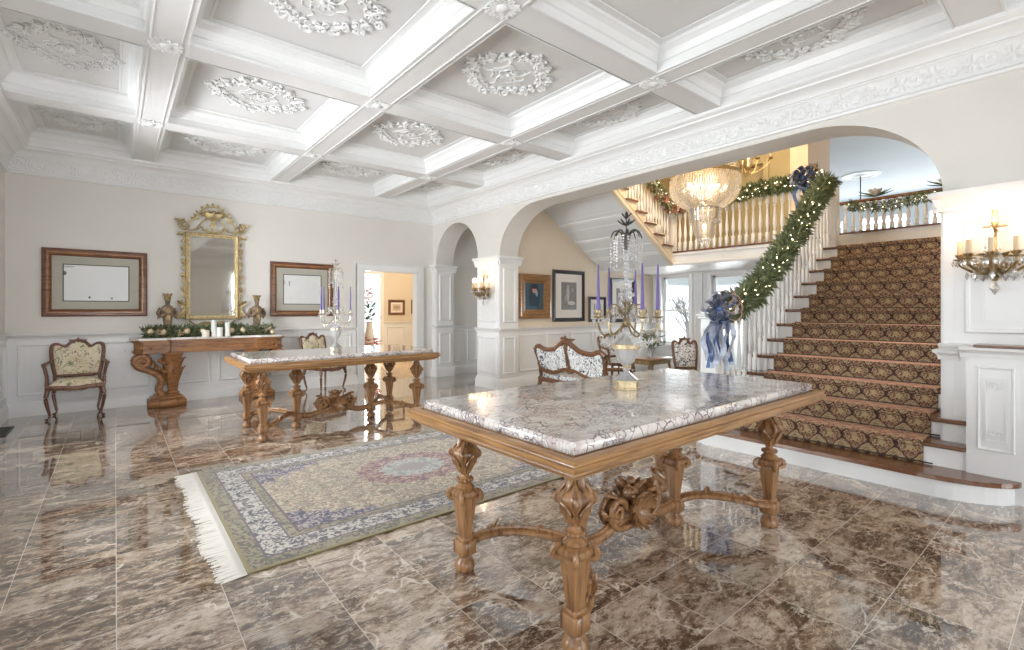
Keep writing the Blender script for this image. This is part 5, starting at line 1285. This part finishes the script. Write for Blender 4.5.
# ================================================================== GARLANDS AND BOWS
garland('stair_garland', 'thick lit evergreen garland wound down the broad staircase handrail', 'garland',
        [(7.98, 2.55, 3.25), (7.68, 2.53, 3.08), (7.3, 2.50, 2.84), (6.85, 2.50, 2.50), (6.38, 2.48, 2.16), (5.95, 2.48, 1.88), (5.5, 2.48, 1.60), (5.15, 2.50, 1.46), (4.98, 2.52, 1.42)], .100, 4800, 330, 21, (('bauble', m_brass, 8, .03),), L=(.06, .15), lr=.0085)
garland('gallery_garland', 'lit evergreen garland with berries along the landing handrail', 'garland',
        [(8.08, 2.70, 3.42), (8.05, 3.1, 3.35), (8.05, 3.5, 3.36), (8.05, 3.9, 3.32), (8.05, 4.3, 3.28)], .09, 2000, 170, 22, (('bauble', m_peach, 5, .03),), L=(.06, .13), lr=.0085)
garland('flight_garland', 'garland of dusty pink and copper flowers on the upper flight handrail', 'garland',
        [(6.55, 5.05, 4.0), (6.95, 5.03, 3.80), (7.30, 5.02, 3.62), (7.65, 5.02, 3.42), (7.95, 5.02, 3.26), (8.12, 4.9, 3.30), (8.15, 4.6, 3.32)], .09, 1100, 40, 23, (('copper_flower', m_pinkfl, 18, .11), ('bauble', m_gold, 8, .035), ('white_flower', m_whitefl, 5, .08)))
def swag(name, label, y0, y1, seed):
    garland(name, label, 'garland', [(8.96, y0, 3.06), (8.95, y0+(y1-y0)*.25, 2.98), (8.95, y0+(y1-y0)*.5, 3.02), (8.95, y0+(y1-y0)*.75, 2.96), (8.96, y1, 3.05)], .06, 1000, 40, seed, L=(.04, .09), lr=.006)
swag('railing_garland', 'thin lit greenery hanging along the top landing railing', .75, 2.55, 31)
def poins(label, y, sd):
    t = thing('silver_poinsettia', label, 'ornament', (9.0, y, 3.135)); R = random.Random(sd); b = MB()
    for k in range(14):
        a = k*2.4; f = k/14; b.leaf((0, 0, .01), (cos(a), sin(a), .25+.9*(1-f)), (0, 0, 1), .13+.05*f, .042, .35, .002, 6, 0)
    b.build('petals', flat('pearl_petals_%d' % sd, (.88, .87, .86), .35, 0, var=.1), t)
    b = MB()
    for k in range(5): a = k*1.3; b.leaf((0, 0, 0), (.3*cos(a), sin(a), .2), (0, 0, 1), .24, .03, .2, .003, 6, 2)
    b.build('leaves', m_leaf, t)
poins('pearly poinsettia ornament on the top railing, below the ceiling medallion', 2.22, 1); poins('pearly poinsettia ornament on the top railing, at its right end', 1.40, 2)
def bow(name, label, loc, s, tails, m1, m2, m3, rz, seed=1):
    t = thing(name, label, 'ribbon bow', loc, rz); R = random.Random(seed)
    def loop(a, L, w_, m, nm, depth=0):
        b = MB(); pts = []
        for i in range(15):
            u = i/14; g = 2*PI*u; rr = L*(sin(PI*u)**.8); sp = .30*L*sin(g)
            pts.append(Vector((cos(a)*rr-sin(a)*sp, -depth-L*.35*sin(PI*u), sin(a)*rr+cos(a)*sp)))
        vs = []; fs = []
        for i, p in enumerate(pts):
            e = Vector((0, 1, 0))*w_*(.25+.75*sin(PI*i/14))+Vector((-sin(a), 0, cos(a)))*w_*.15
            vs += [tuple(p-e), tuple(p+e), tuple(p+e*1.0+Vector((.002, .002, .003))), tuple(p-e+Vector((.002, .002, .003)))]
        for i in range(14): q = i*4; fs += [(q, q+1, q+5, q+4), (q+3, q+7, q+6, q+2), (q, q+4, q+7, q+3), (q+1, q+2, q+6, q+5)]
        b.add(vs, fs); b.build(nm, m, t, smooth=50)
    for k in range(9): loop(2*PI*k/9+R.uniform(-.15, .15), s*R.uniform(.65, .9), s*.36, m1 if k % 3 else m2, 'ribbon_loop')
    for k in range(5): loop(2*PI*k/5+.6, s*.52, s*.34, m1, 'ribbon_loop', s*.15)
    for k in range(4): loop(PI*.05+k*.45-.5, s*1.05, s*.16, m3, 'ribbon_loop', s*.05)
    b = MB(); b.ball((0, -s*.28, 0), (s*.16, s*.12, s*.16), 10, 8); b.build('knot', m1, t)
    for k in range(tails):
        b = MB(); x0 = (k-(tails-1)/2)/tails*s*1.15; vs = []; fs = []; L = s*R.uniform(2.4, 3.1); ph = R.uniform(0, 6)
        for i in range(19):
            u = i/18; z = -u*L; x = x0*(.25+.95*min(1, u*2.5))+s*.10*sin(u*9+ph); y = -s*.16-s*.12*sin(u*7+ph); w_ = s*.13; a = sin(u*6+ph)*.9
            vs += [(x-w_*cos(a), y-w_*sin(a), z), (x+w_*cos(a), y+w_*sin(a), z), (x+w_*cos(a), y+w_*sin(a)+.003, z), (x-w_*cos(a), y-w_*sin(a)+.003, z)]
        for i in range(18): q = i*4; fs += [(q, q+1, q+5, q+4), (q+3, q+7, q+6, q+2), (q, q+4, q+7, q+3), (q+1, q+2, q+6, q+5)]
        b.add(vs, fs); b.build('ribbon_tail', m2 if k % 3 != 1 else m1, t, smooth=50)
bow('newel_bow', 'large blue ribbon bow with sheer tails draping the bottom newel post', (4.80, 2.52, 1.41), .205, 9, m_blueR, m_bluepale, m_pinkR, -.9, 5)
bow('garland_bow', 'dark blue bow where the stair garland meets the landing garland', (7.93, 2.86, 3.36), .20, 3, m_blueR, m_blueR, m_pinkR, -.9, 6)

# ================================================================== CHANDELIERS AND SCONCES
def strands(b, r0, z0, r1, z1, n, w_, bulge=.0, rows=10):
    for k in range(n):
        a = 2*PI*k/n; pts = []
        for i in range(rows+1):
            u = i/rows; r = r0+(r1-r0)*(u**1.8 if bulge else u)+bulge*sin(PI*u); z = z0+(z1-z0)*(u if not bulge else sin(PI/2*u)*.45+u*.55); pts.append((r*cos(a), r*sin(a), z))
        b.tube(pts, [w_*(1+.25*(i % 2)) for i in range(rows+1)], 4, up=(cos(a), sin(a), 0))
ch = thing('crystal_chandelier', 'large bowl-shaped crystal chandelier with gilt bands hanging in the stair hall', 'chandelier', (6.9, 3.83, 5.7))
def cz(z): return z-5.7
b = MB(); b.lathe([(.10, 0), (.10, -.02), (.05, -.05), (.012, -.06)], 16); b.tube([(0, 0, -.05), (0, 0, cz(3.3))], .010, 6)
for z, r in ((3.42, .495), (3.60, .455), (2.92, .22)): b.tube([(r*cos(2*PI*i/48), r*sin(2*PI*i/48), cz(z)) for i in range(48)], .016, 6, (1.6, .8), closed=True)
for k in range(8):
    a = 2*PI*k/8+.2; b.box(-.012, .012, -.045, .045, cz(3.40), cz(3.63), T=Matrix.Rotation(a, 4, 'Z') @ Matrix.Translation((.475, 0, 0)))
    b.tube([(.5*cos(a), .5*sin(a), cz(3.72)), (.02*cos(a), .02*sin(a), cz(4.5))], .006, 5)
b.build('gilt_frame', m_gold, ch)
b = MB(); strands(b, .485, cz(3.41), .215, cz(2.92), 92, .0095, .060); b.build('crystal_bowl', m_crysw, ch, smooth=0)['kind'] = 'stuff'
b = MB(); strands(b, .45, cz(3.60), .485, cz(3.43), 80, .010); strands(b, .42, cz(3.90), .43, cz(3.62), 60, .010); b.build('crystal_collar', m_crysw, ch, smooth=0)['kind'] = 'stuff'
b = MB(); strands(b, .235, cz(2.93), .215, cz(2.74), 60, .010); strands(b, .16, cz(2.78), .10, cz(2.48), 40, .010, .01); b.build('lower_tiers', m_crysw, ch, smooth=0)['kind'] = 'stuff'
b = MB()
for k in range(14): a = 2*PI*k/14; b.drop((.10*cos(a), .10*sin(a), cz(2.50)), .016, .10)
for k in range(28): a = 2*PI*k/28; b.drop((.215*cos(a), .215*sin(a), cz(2.75)), .012, .06)
b.drop((0, 0, cz(2.46)), .03, .12); b.build('crystal_drops', m_crys, ch, smooth=0)['kind'] = 'stuff'
for k in range(8):
    a = 2*PI*k/8+.4; b = MB(); b.ball((.30*cos(a), .30*sin(a), cz(3.22)), (.014, .014, .026), 8, 6); b.build('bulb', m_bulb, ch)
b = MB(); b.ball((0, 0, cz(2.66)), (.03, .03, .05), 8, 6); b.build('bulb', m_bulb, ch)
lamp('chandelier_light', 'POINT', (0, 0, cz(3.25)), 8, (1, .80, .58), parent=ch, r=.2)
lamp('chandelier_light', 'POINT', (0, 0, cz(4.4)), 110, (1, .80, .56), parent=ch, r=.15)
def candle_arm(b, cn, bu, R, a, z0, z1, h, r=.007, cr=.011, drop=None, up=.0):
    ca, s_ = cos(a), sin(a)
    b.tube(catmull([(.02*ca, .02*s_, z0), (R*.35*ca, R*.35*s_, z0-.07-up), (R*.75*ca, R*.75*s_, z0-.05), (R*ca, R*s_, z1-.04), (R*ca, R*s_, z1)], 5), r, 6)
    b.scroll((R*.55*ca, R*.55*s_, z0-.03), .03, r*.8, 'xz' if abs(ca) > abs(s_) else 'yz', 1.2, 1, 0, 5, steps=8)
    T = Matrix.Translation((R*ca, R*s_, 0)); b.lathe([(.006, z1-.01), (.042, z1+.0), (.044, z1+.006), (.014, z1+.008), (.018, z1+.025), (.022, z1+.04), (.012, z1+.042)], 12, T=T)
    for k in range(5): g = k*1.257; b.leaf((R*ca+.012*cos(g), R*s_+.012*sin(g), z1+.01), (.5*cos(g), .5*sin(g), 1), (cos(g), sin(g), 0), .04, .010, .7, .003, 4, 0)
    cn.lathe([(cr, z1+.035), (cr, z1+.035+h)], 10, T=T); bu.lathe([(.005, z1+.035+h), (.015, z1+.052+h), (.012, z1+.072+h), (.002, z1+.105+h)], 8, T=T)
    if drop is not None:
        for k in range(6): g = k*PI/3; drop.drop((R*ca+.042*cos(g), R*s_+.042*sin(g), z1), .012, .055)
        for u in (.3, .55, .8): drop.drop((R*u*ca, R*u*s_, z0-.06), .014, .07)
def sconce(label, loc, rz, pw):
    t = thing('wall_sconce', label, 'wall sconce', loc, rz); b = MB(); cn = MB(); bu = MB(); dr = MB()
    b.lathe([(.05, -.02), (.06, -.01), (.05, 0)], 12, T=Matrix.Rotation(PI/2, 4, 'X') @ Matrix.Scale(2, 4, (0, 1, 0)))
    b.lathe([(.012, -.14), (.03, -.11), (.018, -.08), (.035, -.03), (.045, 0), (.028, .03), (.018, .06), (.03, .085), (.014, .11), (.010, .16), (.010, .20)], 14, (0, -.09, 0))
    b.tube([(0, 0, 0), (0, -.09, 0)], .018, 8)
    for k in range(8): a = k*PI/4; b.leaf((.02*cos(a), -.09+.02*sin(a), .03), (cos(a), sin(a)*.8, .7), (cos(a), sin(a), 0), .11, .03, .8, .005, 6, 2); b.leaf((.02*cos(a), -.09+.02*sin(a), -.03), (cos(a), sin(a)*.8, -.5), (cos(a), sin(a), 0), .08, .025, .8, .005, 5, 2)
    T = Matrix.Translation((0, -.09, 0)); arms = []
    for a in (-.15, -.85, -PI/2-.0, -PI+.85, -PI+.15):
        aa = MB(T); candle_arm(aa, cn2 := MB(T), bu2 := MB(T), .19, a, .0, .03, .11, .011, .018, dr2 := MB(T), .02); arms.append(a)
        o = aa.build('arm', m_brass, t, smooth=60); cn2.build('candle_sleeve', m_sleeve, o); bu2.build('flame_bulb', m_bulb, o); dr2.build('crystal_drops', m_crys, o, smooth=0)['kind'] = 'stuff'
    cT = Matrix.Translation((0, -.09, 0)); b.T = cT
    b.lathe([(.010, .15), (.012, .22), (.02, .235), (.010, .25), (.008, .26), (.07, .268), (.072, .274), (.014, .276), (.018, .29), (.022, .305), (.012, .31)], 12); b.T = Matrix(); b.build('body', m_brass, t)
    cn.T = cT; cn.lathe([(.019, .30), (.019, .40)], 10); cn.build('candle_sleeve', m_sleeve, t); bu.T = cT; bu.lathe([(.006, .40), (.017, .415), (.014, .44), (.002, .475)], 8); bu.build('flame_bulb', m_bulb, t)
    for k, (x, y, z) in enumerate([(0, -.12, .0), (.06, -.13, -.03), (-.06, -.13, -.03), (0, -.10, -.13), (.03, -.17, .08), (-.05, -.14, .10), (.10, -.12, -.03), (-.10, -.12, -.03)]): dr.drop((x, y, z), .030, .115); dr.ball((x, y, z+.014), .013, 6, 4)
    dr.build('crystal_drops', m_crys, t, smooth=0)['kind'] = 'stuff'
    lamp('sconce_light', 'POINT', (0, -.16, .30), pw, (1, .62, .34), parent=t, r=.05)
    for s in (-1, 1): lamp('sconce_light', 'POINT', (s*.20, -.22, .22), pw*.7, (1, .62, .34), parent=t, r=.04)
sconce('gilded sconce with glowing candle bulbs and crystals on the right pier', (5.188, .52, 1.755), -PI/2, 1.1)
sconce('gilded candle sconce with crystals on the pier between the two arches', (5.186, 7.02, 1.72), -PI/2, .8)
bc = thing('brass_chandelier', 'brass candle-arm chandelier partly hidden behind the large crystal bowl chandelier', 'chandelier', (8.75, 4.12, 5.7))
b = MB(); b.lathe([(.06, 0), (.06, -.02), (.01, -.05)], 12); b.tube([(0, 0, -.03), (0, 0, -1.6)], .008, 6); b.lathe([(.01, -1.45), (.05, -1.5), (.03, -1.56), (.06, -1.65), (.03, -1.75), (.015, -1.80)], 14); b.build('stem', m_brass, bc)
for k in range(8):
    a_ = MB(); c_ = MB(); u_ = MB(); R_, z_ = (.44, -1.66) if k % 2 else (.28, -1.56)
    candle_arm(a_, c_, u_, R_, 2*PI*k/8-.55, -1.75, z_, .15, .006, .014, None, .04); o = a_.build('arm', m_brass, bc, smooth=60); c_.build('candle', m_wax, o); u_.build('flame_bulb', m_bulb, o)
lamp('chandelier_light', 'POINT', (0, 0, -1.3), 30, (1, .74, .42), parent=bc, r=.25)
hc = thing('hall_chandelier', 'small chandelier hanging from a medallion in the pale blue upper hall', 'chandelier', (13.77, 3.69, 4.62))
b = MB(); b.lathe([(.06, 0), (.06, -.015), (.03, -.03)], 12); b.tube([(0, 0, -.02), (0, 0, -.62)], .012, 6); b.lathe([(.01, -.6), (.08, -.64), (.03, -.72), (.05, -.8), (.02, -.9)], 12)
for k in range(6): a = k*PI/3; b.tube(catmull([(.03*cos(a), .03*sin(a), -.75), (.2*cos(a), .2*sin(a), -.84), (.3*cos(a), .3*sin(a), -.72)], 5), .009, 5)
b.build('stem', m_iron, hc)
b = MB()
for k in range(30): a = k*PI/15; b.drop((.3*cos(a), .3*sin(a), -.72), .02, .09); b.drop((.18*cos(a), .18*sin(a), -.68), .02, .09)
b.build('crystals', m_crys, hc, smooth=0)['kind'] = 'stuff'
b = MB(); b.lathe([(.40, 0), (.38, -.02), (.28, -.025), (.26, -.012), (.12, -.015), (.10, -.03), (.07, -.035)], 40, shape=lambda a, z: 1+.03*cos(12*a)); o = b.build('round_medallion', m_white); o.location = (13.77, 3.69, 4.619)
tag(o, 'round white medallion on the pale blue ceiling of the upper hall', 'ceiling medallion')
# bare tree outside the hall window
tr = thing('garden_tree', 'bare branching tree in pale daylight outside the stair hall window', 'tree', (12.8, 7.6, -.2)); b = MB(); R = random.Random(12)
def br(p, d, L, r, n):
    q = p+d*L; b.tube([tuple(p), tuple((p+q)/2+Vector((R.uniform(-.03, .03),)*3)), tuple(q)], [r, r*.85, r*.65], 5)
    if n:
        for k in range(3): e = (d+Vector((R.uniform(-.7, .7), R.uniform(-.7, .7), R.uniform(-.3, .6)))).normalized(); br(p+d*L*R.uniform(.5, 1), e, L*R.uniform(.6, .8), r*.6, n-1)
br(Vector((0, 0, 0)), Vector((0, 0, 1)), 1.1, .06, 5); b.build('branches', flat('grey_bark', (.42, .40, .38), .9), tr)
